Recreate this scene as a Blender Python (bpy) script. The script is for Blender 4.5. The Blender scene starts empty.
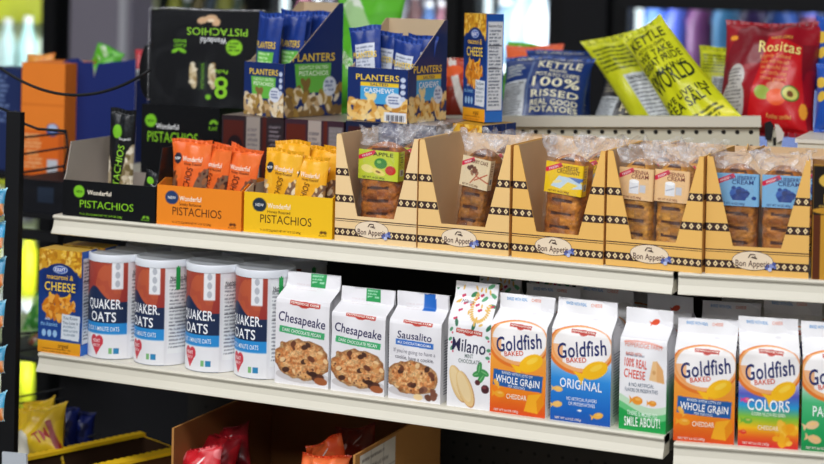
import bpy, math, random
import numpy as np
from mathutils import Vector, Matrix
random.seed(7); np.random.seed(7)
C = bpy.context.scene.collection
PI = math.pi
# ------------------------------------------------------------------ camera maths
FPX = 1700.0; CX, CY = 412.0, -27.0; YAW = math.radians(24.3); ROLL = 0.020; ZC = 1.60
Fw = Vector((-math.sin(YAW), math.cos(YAW), 0)); R0 = Vector((math.cos(YAW), math.sin(YAW), 0)); U0 = Vector((0, 0, 1))
Rc = (R0 * math.cos(ROLL) + U0 * math.sin(ROLL)); Uc = (U0 * math.cos(ROLL) - R0 * math.sin(ROLL))
CAM = Vector((0, 0, ZC))
def ray(x, y):
    return (Fw + Rc * ((x - CX) / FPX) - Uc * ((y - CY) / FPX))
def at(x, y, Y):
    d = ray(x, y); return CAM + d * (Y / d.y)
def atz(x, y, z):
    d = ray(x, y); return CAM + d * ((z - ZC) / d.z)
class Frame:
    def __init__(s, ox, oy, ang): s.o = Vector((ox, oy, 0)); s.a = ang; s.ex = Vector((math.cos(ang), math.sin(ang), 0)); s.ey = Vector((-math.sin(ang), math.cos(ang), 0))
    def w(s, x, y, z): return s.o + s.ex * x + s.ey * y + Vector((0, 0, z))
    def hit(s, px, py, yl):
        d = ray(px, py); k = ((s.o + s.ey * yl - CAM).dot(s.ey)) / d.dot(s.ey)
        p = CAM + d * k; return (p - s.o).dot(s.ex), p.z
def cam_setup():
    cd = bpy.data.cameras.new('camera'); co = bpy.data.objects.new('camera', cd); C.objects.link(co)
    m = Matrix((Rc, Uc, -Fw)).transposed().to_4x4(); m.translation = CAM; co.matrix_world = m
    cd.sensor_width = 36; cd.lens = FPX * 36 / 824; cd.shift_y = (CY - 232) / 824
    cd.clip_start = .05; cd.dof.use_dof = True; cd.dof.focus_distance = 2.58; cd.dof.aperture_fstop = 3.2
    bpy.context.scene.camera = co
cam_setup()
# ------------------------------------------------------------------ materials
def lin(c):
    c = np.asarray(c, dtype=float); return np.where(c <= .04045, c / 12.92, ((c + .055) / 1.055) ** 2.4)
def hx(s): return tuple(int(s[i:i + 2], 16) / 255 for i in (0, 2, 4))
def mat(name, rough=.5, spec=.5, coat=0, bump=0, bscale=40, metal=0, var=0):
    m = bpy.data.materials.new(name); m.use_nodes = True; nt = m.node_tree; b = nt.nodes['Principled BSDF']
    a = nt.nodes.new('ShaderNodeAttribute'); a.attribute_name = 'Col'
    b.inputs['Roughness'].default_value = rough; b.inputs['Specular IOR Level'].default_value = spec
    b.inputs['Coat Weight'].default_value = coat; b.inputs['Metallic'].default_value = metal
    tc = nt.nodes.new('ShaderNodeTexCoord')
    if var:
        n = nt.nodes.new('ShaderNodeTexNoise'); n.inputs['Scale'].default_value = 18; n.inputs['Detail'].default_value = 4
        nt.links.new(tc.outputs['Object'], n.inputs['Vector'])
        r = nt.nodes.new('ShaderNodeMapRange'); r.inputs['To Min'].default_value = 1 - var; r.inputs['To Max'].default_value = 1 + var
        nt.links.new(n.outputs['Fac'], r.inputs['Value'])
        mx = nt.nodes.new('ShaderNodeVectorMath'); mx.operation = 'SCALE'
        nt.links.new(a.outputs['Color'], mx.inputs[0]); nt.links.new(r.outputs[0], mx.inputs['Scale'])
        nt.links.new(mx.outputs[0], b.inputs['Base Color'])
    else: nt.links.new(a.outputs['Color'], b.inputs['Base Color'])
    if bump:
        n = nt.nodes.new('ShaderNodeTexNoise'); n.inputs['Scale'].default_value = bscale; n.inputs['Detail'].default_value = 3
        nt.links.new(tc.outputs['Object'], n.inputs['Vector'])
        bp = nt.nodes.new('ShaderNodeBump'); bp.inputs['Strength'].default_value = bump; bp.inputs['Distance'].default_value = .004
        nt.links.new(n.outputs['Fac'], bp.inputs['Height']); nt.links.new(bp.outputs[0], b.inputs['Normal'])
    return m
PAPER = mat('printed_paper', .42, .4, 0, .25, 22, 0, .02)
CARD = mat('cardboard', .62, .3, 0, 0, 1, 0, .04)
GLOSSC = mat('glossy_carton', .36, .4, 0)
FOIL = mat('glossy_film', .36, .45, .06, .5, 30)
METAL = mat('painted_metal', .45, .4, 0, 0, 1, 0, .03)
DARK = mat('dark_metal', .6, .3)
BREAD = mat('baked_bread', .5, .3, 0, .9, 90, 0, .18)
def clear(name, tint, alpha, bscale=60, rough=.12):
    m = bpy.data.materials.new(name); m.use_nodes = True; nt = m.node_tree; b = nt.nodes['Principled BSDF']
    b.inputs['Base Color'].default_value = (*lin(tint), 1); b.inputs['Roughness'].default_value = rough
    b.inputs['Specular IOR Level'].default_value = .9; b.inputs['Coat Weight'].default_value = .6 if alpha > .1 else .15; b.inputs['Coat Roughness'].default_value = .08
    tc = nt.nodes.new('ShaderNodeTexCoord')
    n = nt.nodes.new('ShaderNodeTexNoise'); n.inputs['Scale'].default_value = bscale; n.inputs['Detail'].default_value = 3; n.inputs['Distortion'].default_value = 1.2
    nt.links.new(tc.outputs['Object'], n.inputs['Vector'])
    bp = nt.nodes.new('ShaderNodeBump'); bp.inputs['Strength'].default_value = .9; bp.inputs['Distance'].default_value = .006
    nt.links.new(n.outputs['Fac'], bp.inputs['Height']); nt.links.new(bp.outputs[0], b.inputs['Normal'])
    r = nt.nodes.new('ShaderNodeMapRange'); r.inputs['From Min'].default_value = .45; r.inputs['From Max'].default_value = .75
    r.inputs['To Min'].default_value = alpha * .5; r.inputs['To Max'].default_value = min(1, alpha * 2.6)
    nt.links.new(n.outputs['Fac'], r.inputs['Value']); nt.links.new(r.outputs[0], b.inputs['Alpha'])
    return m
CELLO = clear('cellophane', (.95, .95, .97), .2)
CELLOB = clear('clear_film', (.95, .95, .96), .04, 45)
WRAP = clear('shrink_wrap', (.8, .82, .85), .012, 14)
GLASS = clear('door_glass', (.7, .8, .85), .02, 2, .05)
def emat(name, col, st, col2=None):
    m = bpy.data.materials.new(name); m.use_nodes = True; nt = m.node_tree
    for n in list(nt.nodes): nt.nodes.remove(n)
    o = nt.nodes.new('ShaderNodeOutputMaterial'); e = nt.nodes.new('ShaderNodeEmission')
    e.inputs['Color'].default_value = (*lin(col), 1); e.inputs['Strength'].default_value = st
    nt.links.new(e.outputs[0], o.inputs[0]); return m
# ------------------------------------------------------------------ mesh builder
class MB:
    def __init__(s): s.v = []; s.c = []; s.f = []; s.sm = []; s.n = 0
    def add(s, V, F, col, smooth=False):
        V = np.asarray(V, dtype=float).reshape(-1, 3); c = np.asarray(col, dtype=float)
        if c.ndim == 1: c = np.tile(c, (len(V), 1))
        s.v.append(V); s.c.append(c[:, :3]); n = s.n
        s.f.extend([tuple(i + n for i in f) for f in F]); s.sm.extend([smooth] * len(F)); s.n += len(V); return s
    def quad(s, a, b, c, d, col): return s.add([a, b, c, d], [(0, 1, 2, 3)], col)
    def poly(s, pts, col): return s.add(pts, [tuple(range(len(pts)))], col)
    def box(s, x0, x1, y0, y1, z0, z1, col, cols=None):
        cols = cols or {}
        g = lambda k: cols.get(k, col)
        P = lambda x, y, z: (x, y, z)
        s.quad(P(x0, y0, z0), P(x1, y0, z0), P(x1, y0, z1), P(x0, y0, z1), g('f'))
        s.quad(P(x1, y0, z0), P(x1, y1, z0), P(x1, y1, z1), P(x1, y0, z1), g('r'))
        s.quad(P(x1, y1, z0), P(x0, y1, z0), P(x0, y1, z1), P(x1, y1, z1), g('b'))
        s.quad(P(x0, y1, z0), P(x0, y0, z0), P(x0, y0, z1), P(x0, y1, z1), g('l'))
        s.quad(P(x0, y0, z1), P(x1, y0, z1), P(x1, y1, z1), P(x0, y1, z1), g('t'))
        s.quad(P(x0, y1, z0), P(x1, y1, z0), P(x1, y0, z0), P(x0, y0, z0), g('d'))
        return s
    def prism(s, pts, off, colf, colb=None, cole=None):   # planar polygon thickened by vector off; pts CCW seen from the front
        pts = [Vector(p) for p in pts]; off = Vector(off); n = len(pts); colb = colb or colf; cole = cole or colf
        s.poly(pts, colf); s.poly([p + off for p in reversed(pts)], colb)
        for i in range(n):
            a, b = pts[i], pts[(i + 1) % n]; s.quad(b, a, a + off, b + off, cole)
        return s
    def tube(s, pts, r, col, n=8):
        pts = [Vector(p) for p in pts]; V = []; F = []
        for i, p in enumerate(pts):
            t = (pts[min(i + 1, len(pts) - 1)] - pts[max(i - 1, 0)]).normalized()
            a = t.orthogonal().normalized() if i == 0 else (a - t * a.dot(t)).normalized()
            b = t.cross(a)
            for k in range(n): V.append(p + (a * math.cos(2 * PI * k / n) + b * math.sin(2 * PI * k / n)) * r)
        for i in range(len(pts) - 1):
            for k in range(n): F.append((i * n + k, i * n + (k + 1) % n, (i + 1) * n + (k + 1) % n, (i + 1) * n + k))
        F.append(tuple(range(n - 1, -1, -1))); F.append(tuple((len(pts) - 1) * n + k for k in range(n)))
        return s.add([tuple(v) for v in V], F, col, True)
    def grid(s, P, cols, smooth=True):                   # P [nv,nu,3], cols [nv,nu,3] or rgb
        nv, nu = P.shape[:2]; idx = np.arange(nv * nu).reshape(nv, nu)
        F = np.stack([idx[:-1, :-1], idx[:-1, 1:], idx[1:, 1:], idx[1:, :-1]], -1).reshape(-1, 4).tolist()
        c = np.asarray(cols, dtype=float)
        return s.add(P.reshape(-1, 3), F, c.reshape(-1, 3) if c.ndim == 3 else c, smooth)
    def disc(s, c, r, col, n=12):                        # facing -y
        return s.add([(c[0] + r * math.cos(2 * PI * k / n), c[1], c[2] + r * math.sin(2 * PI * k / n)) for k in range(n)], [tuple(range(n))], col)
    def build(s, name, m, parent=None, M=None):
        me = bpy.data.meshes.new(name); V = np.concatenate(s.v); cc = np.concatenate(s.c)
        me.from_pydata(V.tolist(), [], s.f)
        ca = me.color_attributes.new('Col', 'FLOAT_COLOR', 'POINT')
        ca.data.foreach_set('color', np.concatenate([lin(np.clip(cc, 0, 1)), np.ones((len(cc), 1))], 1).astype(np.float32).ravel())
        me.polygons.foreach_set('use_smooth', s.sm); me.materials.append(m); me.update()
        o = bpy.data.objects.new(name, me); C.objects.link(o)
        if M is not None: o.matrix_world = M
        if parent: o.parent = parent
        return o
# ------------------------------------------------------------------ lettering
_T = {}
def text_geom(st, bold, shear):
    k = (st, bold, shear)
    if k in _T: return _T[k]
    cu = bpy.data.curves.new('lettering', 'FONT'); cu.body = st; cu.size = 1; cu.offset = min(.009 * bold, .013); cu.shear = shear
    cu.resolution_u = 3; cu.space_character = 1.0 + .03 * bold
    ob = bpy.data.objects.new('lettering', cu); me = ob.to_mesh()
    n = len(me.vertices); V = np.zeros(n * 3); me.vertices.foreach_get('co', V); V = V.reshape(-1, 3)[:, :2]
    F = [tuple(p.vertices) for p in me.polygons]
    ob.to_mesh_clear(); bpy.data.objects.remove(ob); bpy.data.curves.remove(cu)
    if n: V = V - [V[:, 0].min(), 0]; V = V / .682
    _T[k] = (V, F); return _T[k]
# ------------------------------------------------------------------ printed artwork: painted on a fine grid of the pack's own surface
def vnoise(h, w, cells, seed):
    r = np.random.RandomState(seed); gw = max(2, int(cells)); gh = max(2, int(cells * h / w))
    g = r.rand(gh + 2, gw + 2); y = np.linspace(0, gh, h, endpoint=False); x = np.linspace(0, gw, w, endpoint=False)
    yi = y.astype(int); xi = x.astype(int); fy = (y - yi)[:, None]; fx = (x - xi)[None]
    fy = fy * fy * (3 - 2 * fy); fx = fx * fx * (3 - 2 * fx)
    a = g[yi][:, xi]; b = g[yi][:, xi + 1]; c = g[yi + 1][:, xi]; d = g[yi + 1][:, xi + 1]
    return (a * (1 - fx) + b * fx) * (1 - fy) + (c * (1 - fx) + d * fx) * fy
class Art:
    def __init__(s, w, h, n=8, bg='ffffff'):             # w,h in cm, n samples per cm
        s.w, s.h = w, h; s.nu = max(3, int(w * n)); s.nv = max(3, int(h * n))
        s.X = np.tile(np.linspace(0, w, s.nu * 2)[None], (s.nv * 2, 1)); s.Y = np.tile(np.linspace(0, h, s.nv * 2)[:, None], (1, s.nu * 2))
        s.A = np.ones((s.nv * 2, s.nu * 2, 3)) * np.array(hx(bg)); s.t = []
    def fill(s, m, c, a=1):
        c = np.array(hx(c)) if isinstance(c, str) else c; m = (np.asarray(m, dtype=float) * a)[..., None]; s.A = s.A * (1 - m) + m * c; return s
    def rot(s, cx, cy, r):
        x, y = s.X - cx, s.Y - cy; c, q = math.cos(r), math.sin(r); return x * c + y * q, -x * q + y * c
    def el(s, cx, cy, rx, ry, r=0): x, y = s.rot(cx, cy, r); return (x / rx) ** 2 + (y / ry) ** 2 < 1
    def rc(s, x0, y0, x1, y1): return (s.X > x0) & (s.X < x1) & (s.Y > y0) & (s.Y < y1)
    def rr(s, cx, cy, hw, hh, r): x, y = s.rot(cx, cy, r); return (abs(x) < hw) & (abs(y) < hh)
    def pg(s, P):
        m = np.zeros(s.X.shape, bool); n = len(P)
        for i in range(n):
            x1, y1 = P[i]; x2, y2 = P[(i + 1) % n]
            if y1 == y2: continue
            m ^= ((s.Y > y1) != (s.Y > y2)) & (s.X < (x2 - x1) * (s.Y - y1) / (y2 - y1) + x1)
        return m
    def grad(s, y0, y1, c0, c1, m=None):
        t = np.clip((s.Y - y0) / (y1 - y0), 0, 1)[..., None]; g = np.array(hx(c0)) * (1 - t) + np.array(hx(c1)) * t
        m = ((s.Y >= min(y0, y1)) & (s.Y <= max(y0, y1))) if m is None else m
        s.A = np.where(m[..., None], g, s.A); return s
    def noise(s, cells, seed): return vnoise(s.nv * 2, s.nu * 2, cells, seed)
    def lines(s, x0, x1, y0, y1, dy, c, seed=1, fill=.55, a=.75):   # rows of tiny copy too small to read
        r = np.random.RandomState(seed); nz = s.noise(s.w * 6, seed); y = y1
        while y > y0 + dy * .5:
            e = x1 - (x1 - x0) * r.rand() * .3; s.fill(s.rc(x0, y - dy * fill, e, y) & (nz > .33), c, a); y -= dy
        return s
    def blobs(s, mask, n, rmin, rmax, cols, seed=1, asp=.7):
        r = np.random.RandomState(seed); ys, xs = np.where(mask)
        if not len(xs): return s
        for k in range(n):
            i = r.randint(len(xs)); cx, cy = s.X[ys[i], xs[i]], s.Y[ys[i], xs[i]]; q = r.uniform(rmin, rmax)
            s.fill(s.el(cx, cy, q, q * asp, r.rand() * 3), cols[r.randint(len(cols))], .95)
        return s
    def text(s, st, cx, cy, h, col, w=None, r=0, bold=1, shear=0, al='c'):
        s.t.append((st, cx, cy, h, col, w, r, bold, shear, al)); return s
    def emit(s, mb, mp, lift=.0004, flip=False):
        A = s.A.reshape(s.nv, 2, s.nu, 2, 3).mean((1, 3))
        xs = np.linspace(0, s.w, s.nu) / 100; ys = np.linspace(0, s.h, s.nv) / 100
        X, Y = np.meshgrid(xs, ys); P = mp(X, Y, 0.0); mb.grid(P, A)
        for (st, cx, cy, h, col, w, r, bold, shear, al) in s.t:
            V, F = text_geom(st, bold, shear)
            if not len(V): continue
            tw = V[:, 0].max(); sx = h if w is None else w / tw
            x = V[:, 0] * sx; x = x - (tw * sx / 2 if al == 'c' else 0); y = (V[:, 1] - .5) * h
            c, q = math.cos(r), math.sin(r)
            gx = (cx + x * c - y * q) / 100; gy = (cy + x * q + y * c) / 100
            mb.add(mp(gx, gy, lift), F, hx(col))
        return mb
def flat(x0=0, y=0, z0=0):
    return lambda X, Y, l: np.stack([x0 + X, y - l + 0 * X, z0 + Y], -1)
def face(o, ex, ey, n):
    o, ex, ey, n = [np.array(q, dtype=float) for q in (o, ex, ey, n)]
    return lambda X, Y, l: o + np.asarray(X)[..., None] * ex + np.asarray(Y)[..., None] * ey + l * n
# ------------------------------------------------------------------ things
def tag(o, label, cat, group=None, kind=None):
    if label: o['label'] = label
    if cat: o['category'] = cat
    if group: o['group'] = group
    if kind: o['kind'] = kind
    return o
def thing(name, label, cat, M, group=None):
    o = bpy.data.objects.new(name, None); C.objects.link(o); o.matrix_world = M; o.empty_display_size = .05
    return tag(o, label, cat, group)
def TM(p, a=0, tilt=0, lean=0):
    return Matrix.Translation(p) @ Matrix.Rotation(a, 4, 'Z') @ Matrix.Rotation(lean, 4, 'Y') @ Matrix.Rotation(tilt, 4, 'X')
def dup(root, M, label=None, group=None):
    r = root.copy(); C.objects.link(r); r.matrix_world = M
    if label: r['label'] = label
    if group: r['group'] = group
    for ch in list(root.children):
        c = ch.copy(); C.objects.link(c); c.parent = r
        for g in list(ch.children):
            d = g.copy(); C.objects.link(d); d.parent = c
    return r
def struct(o): o['kind'] = 'structure'; return o
# ------------------------------------------------------------------ frames of the two shelf bays
FA = Frame(0, 2.35, 0)
jx, _ = FA.hit(677, 271, 0)
FB = Frame(jx, 2.35, math.radians(11.9))
zU = FA.hit(360, 243.5, 0)[1]; zL = FA.hit(360, 396, -.03)[1]
zUB = FB.hit(764, 277.3, 0)[1]; zLB = FB.hit(764, 449.6, -.03)[1]
print('ZS', zU, zL, zUB, zLB, 'jx', jx)
CREAM = hx('d9d4c4')
# ================================================================== shelving
def shelf(name, label, fr, x0, x1, yf, z, depth):
    t = thing(name, label, 'shelf', Matrix.Translation(fr.w(x0, yf, z)) @ Matrix.Rotation(fr.a, 4, 'Z'), 'shelves of the gondola')
    L = x1 - x0; mb = MB()
    k = math.tan(fr.a); mb.prism([(.004 * k, .004, 0), (L, .004, 0), (L, depth, 0), (depth * k, depth, 0)], (0, 0, -.012), CREAM); mb.build('shelf_deck', METAL, t)
    mb = MB(); pr = [(.004, 0), (.0015, -.0008), (0, -.003), (0.001, -.0055), (.0042, -.0062), (.0042, -.008), (.002, -.018), (-.003, -.0275), (-.004, -.030), (-.002, -.0312), (.004, -.0305)]
    P = np.array([[[x, y, z_] for x in (0, L)] for y, z_ in pr])[::-1]
    mb.grid(P, CREAM, False)
    for x, s in ((0, 1), (L, -1)):
        pts = [(x, y, z_) for y, z_ in pr] + [(x, .03, -.03), (x, .03, 0)]
        mb.poly(pts if s > 0 else pts[::-1], CREAM)
    mb.build('price_channel', METAL, t)
    for x in ((.003, L - .006) if fr.a == 0 else (L - .006,)):
        mb = MB(); mb.prism([(x, .03, -.012), (x, depth, -.012), (x, depth, -.07), (x, .25, -.05), (x, .03, -.03)], (.003, 0, 0), hx('6b6a66')); mb.build('shelf_bracket', METAL, t)
    return t
XL = -1.712
shelf('shelf', 'upper cream metal shelf under the pistachio cartons and bread trays, long left section', FA, XL, jx - .006, 0, zU, .40)
shelf('shelf', 'lower cream metal shelf under the oat canisters and cookie bags, long left section', FA, XL - .003, jx - .006, -.03, zL, .43)
shelf('shelf', 'short upper cream shelf section under the rightmost bread tray', FB, 0.002, .9, 0, zUB, .36)
shelf('shelf', 'short lower cream shelf section under the rightmost cracker bags', FB, 0.002, .9, -.03, zLB, .39)
shelf('shelf', 'bottom shelf in shadow holding the open brown cartons', FA, XL - .003, jx - .006, -.05, .56, .45)
YB = 2.35 + .425
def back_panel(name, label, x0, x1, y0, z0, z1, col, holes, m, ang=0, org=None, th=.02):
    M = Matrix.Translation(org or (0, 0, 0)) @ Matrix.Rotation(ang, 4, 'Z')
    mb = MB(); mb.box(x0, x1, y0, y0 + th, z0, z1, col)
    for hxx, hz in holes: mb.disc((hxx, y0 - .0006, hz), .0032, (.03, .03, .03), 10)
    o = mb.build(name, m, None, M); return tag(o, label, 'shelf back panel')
hl = [(XL + .05 + i * .0254, .62 + j * .0254) for i in range(41) for j in range(12)]
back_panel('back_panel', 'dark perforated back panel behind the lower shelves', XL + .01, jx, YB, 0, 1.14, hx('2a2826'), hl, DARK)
hl = [(.05 + i * .0254, .62 + j * .0254) for i in range(30) for j in range(12)]
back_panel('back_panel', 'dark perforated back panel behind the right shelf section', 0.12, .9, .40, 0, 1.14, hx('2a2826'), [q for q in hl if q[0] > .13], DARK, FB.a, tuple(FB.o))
# pegged top rail of the bay, seen above the bread trays
TZ = 1.366
pA = at(478, 116, YB + .02); pB = at(761, 116, YB + .14)
ang = math.atan2(pB.y - pA.y, pB.x - pA.x); Lr = (pB.xy - pA.xy).length; tl = math.atan2(pB.z - pA.z, Lr)
print('rail', pA, pB, 'tilt', tl)
FR_ = Frame(pA.x, pA.y, ang)
RM = Matrix.Translation(pA) @ Matrix.Rotation(ang, 4, 'Z') @ Matrix.Rotation(-tl, 4, 'Y')
t = thing('top_rail', 'cream perforated panel and top ledge rising behind the bread trays', 'shelf back panel', RM)
mb = MB(); mb.box(-.12, Lr, -.012, .012, -.018, 0, CREAM); mb.build('ledge_edge', METAL, t)
mb = MB(); mb.box(-.12, Lr - .003, -.002, .010, -.19, -.0183, hx('cdc8b4'))
x = .005
while x < Lr - .01:
    for z in (-.0275, -.0530, -.0785): mb.disc((x + .005, -.0026, z), .0039, (.05, .04, .04), 12)
    x += .0232
mb.build('perforated_panel', METAL, t)
mb = MB(); mb.box(-.75, Lr, .012, .46, -.118, -.112, hx('b9b4a2')); mb.build('ledge_deck', METAL, t)
# upright and clips at the joint of the bays, and the neighbouring ledge
up = thing('shelf_upright', 'slotted cream upright with a black clip between the two bays', 'shelf upright', Matrix.Translation(tuple(RM @ Vector((Lr + .006, 0, -.01)))) @ Matrix.Rotation(ang, 4, 'Z'))
mb = MB(); mb.box(.006, .030, 0, .03, -.30, -.012, hx('c9c3ae'))
for k in range(10): mb.quad((.015, -.0008, -.04 - k * .026), (.020, -.0008, -.04 - k * .026), (.020, -.0008, -.026 - k * .026), (.015, -.0008, -.026 - k * .026), (.08, .07, .06))
mb.build('slotted_post', METAL, up)
mb = MB(); mb.prism([(.0, -.004, -.002), (.002, -.004, -.030), (.012, -.004, -.032), (.016, -.004, -.006), (.010, -.004, .002)], (0, .006, 0), hx('16161a')); mb.build('clip', DARK, up)
mb = MB(); mb.prism([(.017, -.006, -.003), (.022, -.006, -.035), (.031, -.006, -.030), (.033, -.006, -.018), (.024, -.006, -.004)], (0, .006, 0), hx('d8cfc4')); mb.build('bracket_end', METAL, up)
q = at(795, 139, YB + .02)
lg = thing('side_ledge', 'cream ledge end at the right edge of the photo', 'shelf', Matrix.Translation(q) @ Matrix.Rotation(math.radians(9), 4, 'Z'))
mb = MB(); mb.prism([(0, 0, 0), (.45, 0, 0), (.45, .25, 0), (.03, .25, 0), (0, .02, 0)], (0, 0, -.006), hx('e2ddd0')); mb.build('ledge_top', METAL, lg)
mb = MB(); mb.box(.004, .45, .003, .012, -.06, -.006, CREAM); mb.build('ledge_front', METAL, lg); mb = MB(); mb.box(.1, .4, .05, .07, -q.z, -.006, hx('6b6a66')); mb.build('ledge_support', METAL, lg)
# ================================================================== paper bags on the lower shelf
def fish(a, cx, cy, s, c='f3a93a', r=0, d=1, hi='ffd27a'):
    co, si = math.cos(r), math.sin(r)
    a.fill(a.el(cx, cy, s, s * .6, r), c)
    P = [(-.75, 0), (-1.55, .62), (-1.38, 0), (-1.5, -.6)]
    a.fill(a.pg([(cx + d * (x * co) * s - y * si * s, cy + d * x * si * s + y * co * s) for x, y in P]), c)
    a.fill(a.el(cx + .1 * s, cy + .2 * s, s * .5, s * .2, r), hi, .6)
def banner(a, cx, cy, w, c='c23a2e'):
    a.fill(a.rr(cx, cy, w / 2, .42, -.06) | a.el(cx, cy - .1, w * .2, .62), c); a.text('PEPPERIDGE FARM', cx, cy + .05, .42, 'fff4ea', w * .92, -.06)
def goldfish(kind):
    a = Art(10, 21.4, 8, 'f6f5f7')
    if kind == 'grain': a.grad(0, 3.5, 'de4c14', 'f5841a').grad(3.5, 9.5, 'f5841a', 'f8a640').grad(9.5, 12, 'f8a640', 'f6f1ee')
    if kind == 'original': a.grad(0, 2, '1a56b0', '1667c4').grad(2, 7, '1667c4', '2f8fe0').grad(7, 11.5, '2f8fe0', 'f3f5fb')
    if kind == 'colors': a.grad(0, 1.5, 'd8232f', 'f0641e').grad(1.5, 3, 'f0641e', 'fbc21a').grad(3, 4.6, 'fbc21a', '8cc63a').grad(4.6, 6.4, '8cc63a', '2aa3dc').grad(6.4, 8.2, '2aa3dc', '5a5fc0').grad(8.2, 11, '5a5fc0', 'f5f4f8')
    if kind == 'parmesan': a.grad(0, 2, '158a48', '18a055').grad(2, 7.5, '18a055', '49b878').grad(7.5, 11, '49b878', 'f3f7f5')
    a.fill(a.el(4.9, 12.1, 5.5, 4.25, .05), 'e8792a').fill(a.el(5.0, 12.3, 5.2, 3.9, .05), 'f6b070').fill(a.el(5.15, 12.5, 4.85, 3.5, .05), 'fbf7f6')
    a.fill(a.el(5.0, 12.5, 4.95, 3.65, .05) & (a.X < 2) & (a.Y < 12.5), 'f08a34', .55)
    a.fill(a.X > 9.6, 'f4f2f2') if kind == 'x' else None
    banner(a, 5.3, 14.9, 4)
    a.text('Goldfish', 5.1, 12.1, 2.35, '28306a', 8.2, .17, 1.5, .12); a.text('BAKED', 4.3, 10.25, .75, 'df5433', 3.4, .13, 1)
    fish(a, 7.4, 8.9, 2.2, 'fcc01a', .5, 1, 'ffe060')
    if kind == 'grain':
        a.fill(a.rr(5.0, 5.75, 4.4, 1.35, -.05), '1f5fa8').text('BAKED WITH LOTS OF', 5, 6.75, .42, 'e8f0fa', 5.6, -.05).text('WHOLE GRAIN', 5, 5.65, 1.15, 'ffffff', 7.9, -.05, 1.6)
        a.fill(a.el(7.3, 4.9, .2, .2), 'ffffff'); a.text('PER SERVING', 4.9, 4.65, .42, 'dce8f8', 3, -.05)
        a.text('CHEDDAR', 4.9, 3.0, .8, 'fff5e0', 3.6); fish(a, 1.8, 3.2, .95, 'f4a62a'); fish(a, 1.2, 5.0, .7, 'f6b040', 2.2)
        a.fill(a.pg([(6.2, .8), (8.6, .6), (9.6, 2.6), (9.3, 4.0), (7.0, 3.6)]), 'f9b022').fill(a.pg([(8.6, .6), (9.8, 2.4), (9.3, 4.0), (8.4, 2.7)]), 'ec8f12')
    if kind == 'original':
        a.text('ORIGINAL', 5.1, 6.3, 1.45, 'f4f8ff', 7, -.03, 2).text('NO ARTIFICIAL FLAVORS', 5.3, 3.9, .55, 'e8f2ff', 5).text('OR PRESERVATIVES', 5.3, 3.1, .55, 'e8f2ff', 4.4)
        fish(a, 1.3, 5.2, .8, 'f6c069'); fish(a, 1.2, 2.7, .85, 'f6c069', .2); fish(a, 8, 1.6, .85, 'f6b54a', .3); fish(a, 5, 2.1, .3, 'ffffff')
    if kind == 'colors':
        a.text('COLORS', 5, 6.6, 1.7, 'ffffff', 7, 0, 2.2).text('GOLDEN YELLOW RED GREEN', 5, 5.2, .5, 'f6ffe8', 5.6).text('CHEDDAR', 5.0, 3.1, .7, 'fff5d8', 3.4)
        fish(a, 1.4, 7.2, .7, 'e0439a'); fish(a, 1.6, 4.0, .8, '6db33a'); fish(a, .9, 2.2, .55, 'e2382e')
        a.blobs(a.rc(6.3, .6, 9.6, 3.8), 26, .5, .9, [hx('f9b31f'), hx('f7a516'), hx('ffc844')], 3)
    if kind == 'parmesan':
        a.text('PARMESAN', 5.6, 6.3, 1.5, 'f2fff6', 7.6, 0, 2).text('100% REAL', 6.6, 3.3, 1.4, 'e8fff0', 5); fish(a, 1.8, 4.1, 1.1, 'f2c896', .3); fish(a, 2.2, 1.9, 1.1, 'efc08a', -.2)
    a.text('NET WT 6.6 OZ (187g)', 3.0, .5, .38, 'f6e8e0', 4.4)
    a.text('BAKED WITH REAL', 3.2, 20.6, .5, '6aa8dc', 3.6).text('CHEESE', 6.6, 20.6, .5, 'f0a08a', 1.8)
    a.fill(a.el(6.6, 18.2, .5, .28), 'e8e6ea')
    return a
def smile():
    a = Art(10, 21.4, 8, 'f3f2f5'); w = 5.3 + 1.2 * np.sin(a.X / 3.2 + 2.5)
    a.fill(a.Y < w, '8fd68a', .45); a.fill(a.Y < w - 1.2, '4cc06a', .75); a.fill(a.Y < w - 2.3, '1ca24c'); a.grad(15.6, 15.7, 'c9c8ce', 'f3f2f5')
    a.fill(a.el(5, 14.4, 4.2, .5, -.05) & ~a.el(5, 14.1, 4, .5, -.05), 'e89a8a', .8); a.text('PEPPERIDGE FARM', 5, 14.2, .75, 'e8866f', 7.8, -.02, 0)
    a.lines(1.2, 6, 11.9, 12.6, .6, '8a8fa0'); a.text('BAKED WITH', 3.0, 12.7, .5, 'd8705c', 3.4)
    a.text('100% REAL', 3.5, 11.2, 1.35, 'e0503c', 4.9, -.04, 1.6).text('CHEESE', 3.3, 9.4, 1.35, 'e0503c', 4.6, -.04, 1.6)
    a.fill(a.pg([(6.4, 8.7), (9.4, 8.3), (9.2, 10.3), (7.9, 11.9), (7.1, 11.8)]), 'f0c48c').fill(a.pg([(8, 8.5), (9.6, 8.3), (9.2, 10.5), (7.9, 11.9)]), 'e6ad70').fill(a.el(7.4, 10, .35, .35), 'dba468')
    a.text('& NO ARTIFICIAL', 4.8, 7.7, .6, '6d7a8c', 5.4).text('FLAVORS OR PRESERVATIVES', 4.8, 6.8, .6, '6d7a8c', 7)
    fish(a, 4.0, 5.1, 1.15, 'f39a2c'); fish(a, 7.2, 4.9, .8, 'f39a2c', 0)
    a.text('THERE IS MORE TO', 5, 2.9, .7, 'eafff0', 6.4, -.02, 1).text('SMILE ABOUT!', 5, 1.55, 1.5, 'f4fff6', 7.6, .03, 2)
    fish(a, 6.4, 19.3, .8, 'e2502a', .3, 1, 'e2502a')
    return a
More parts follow.
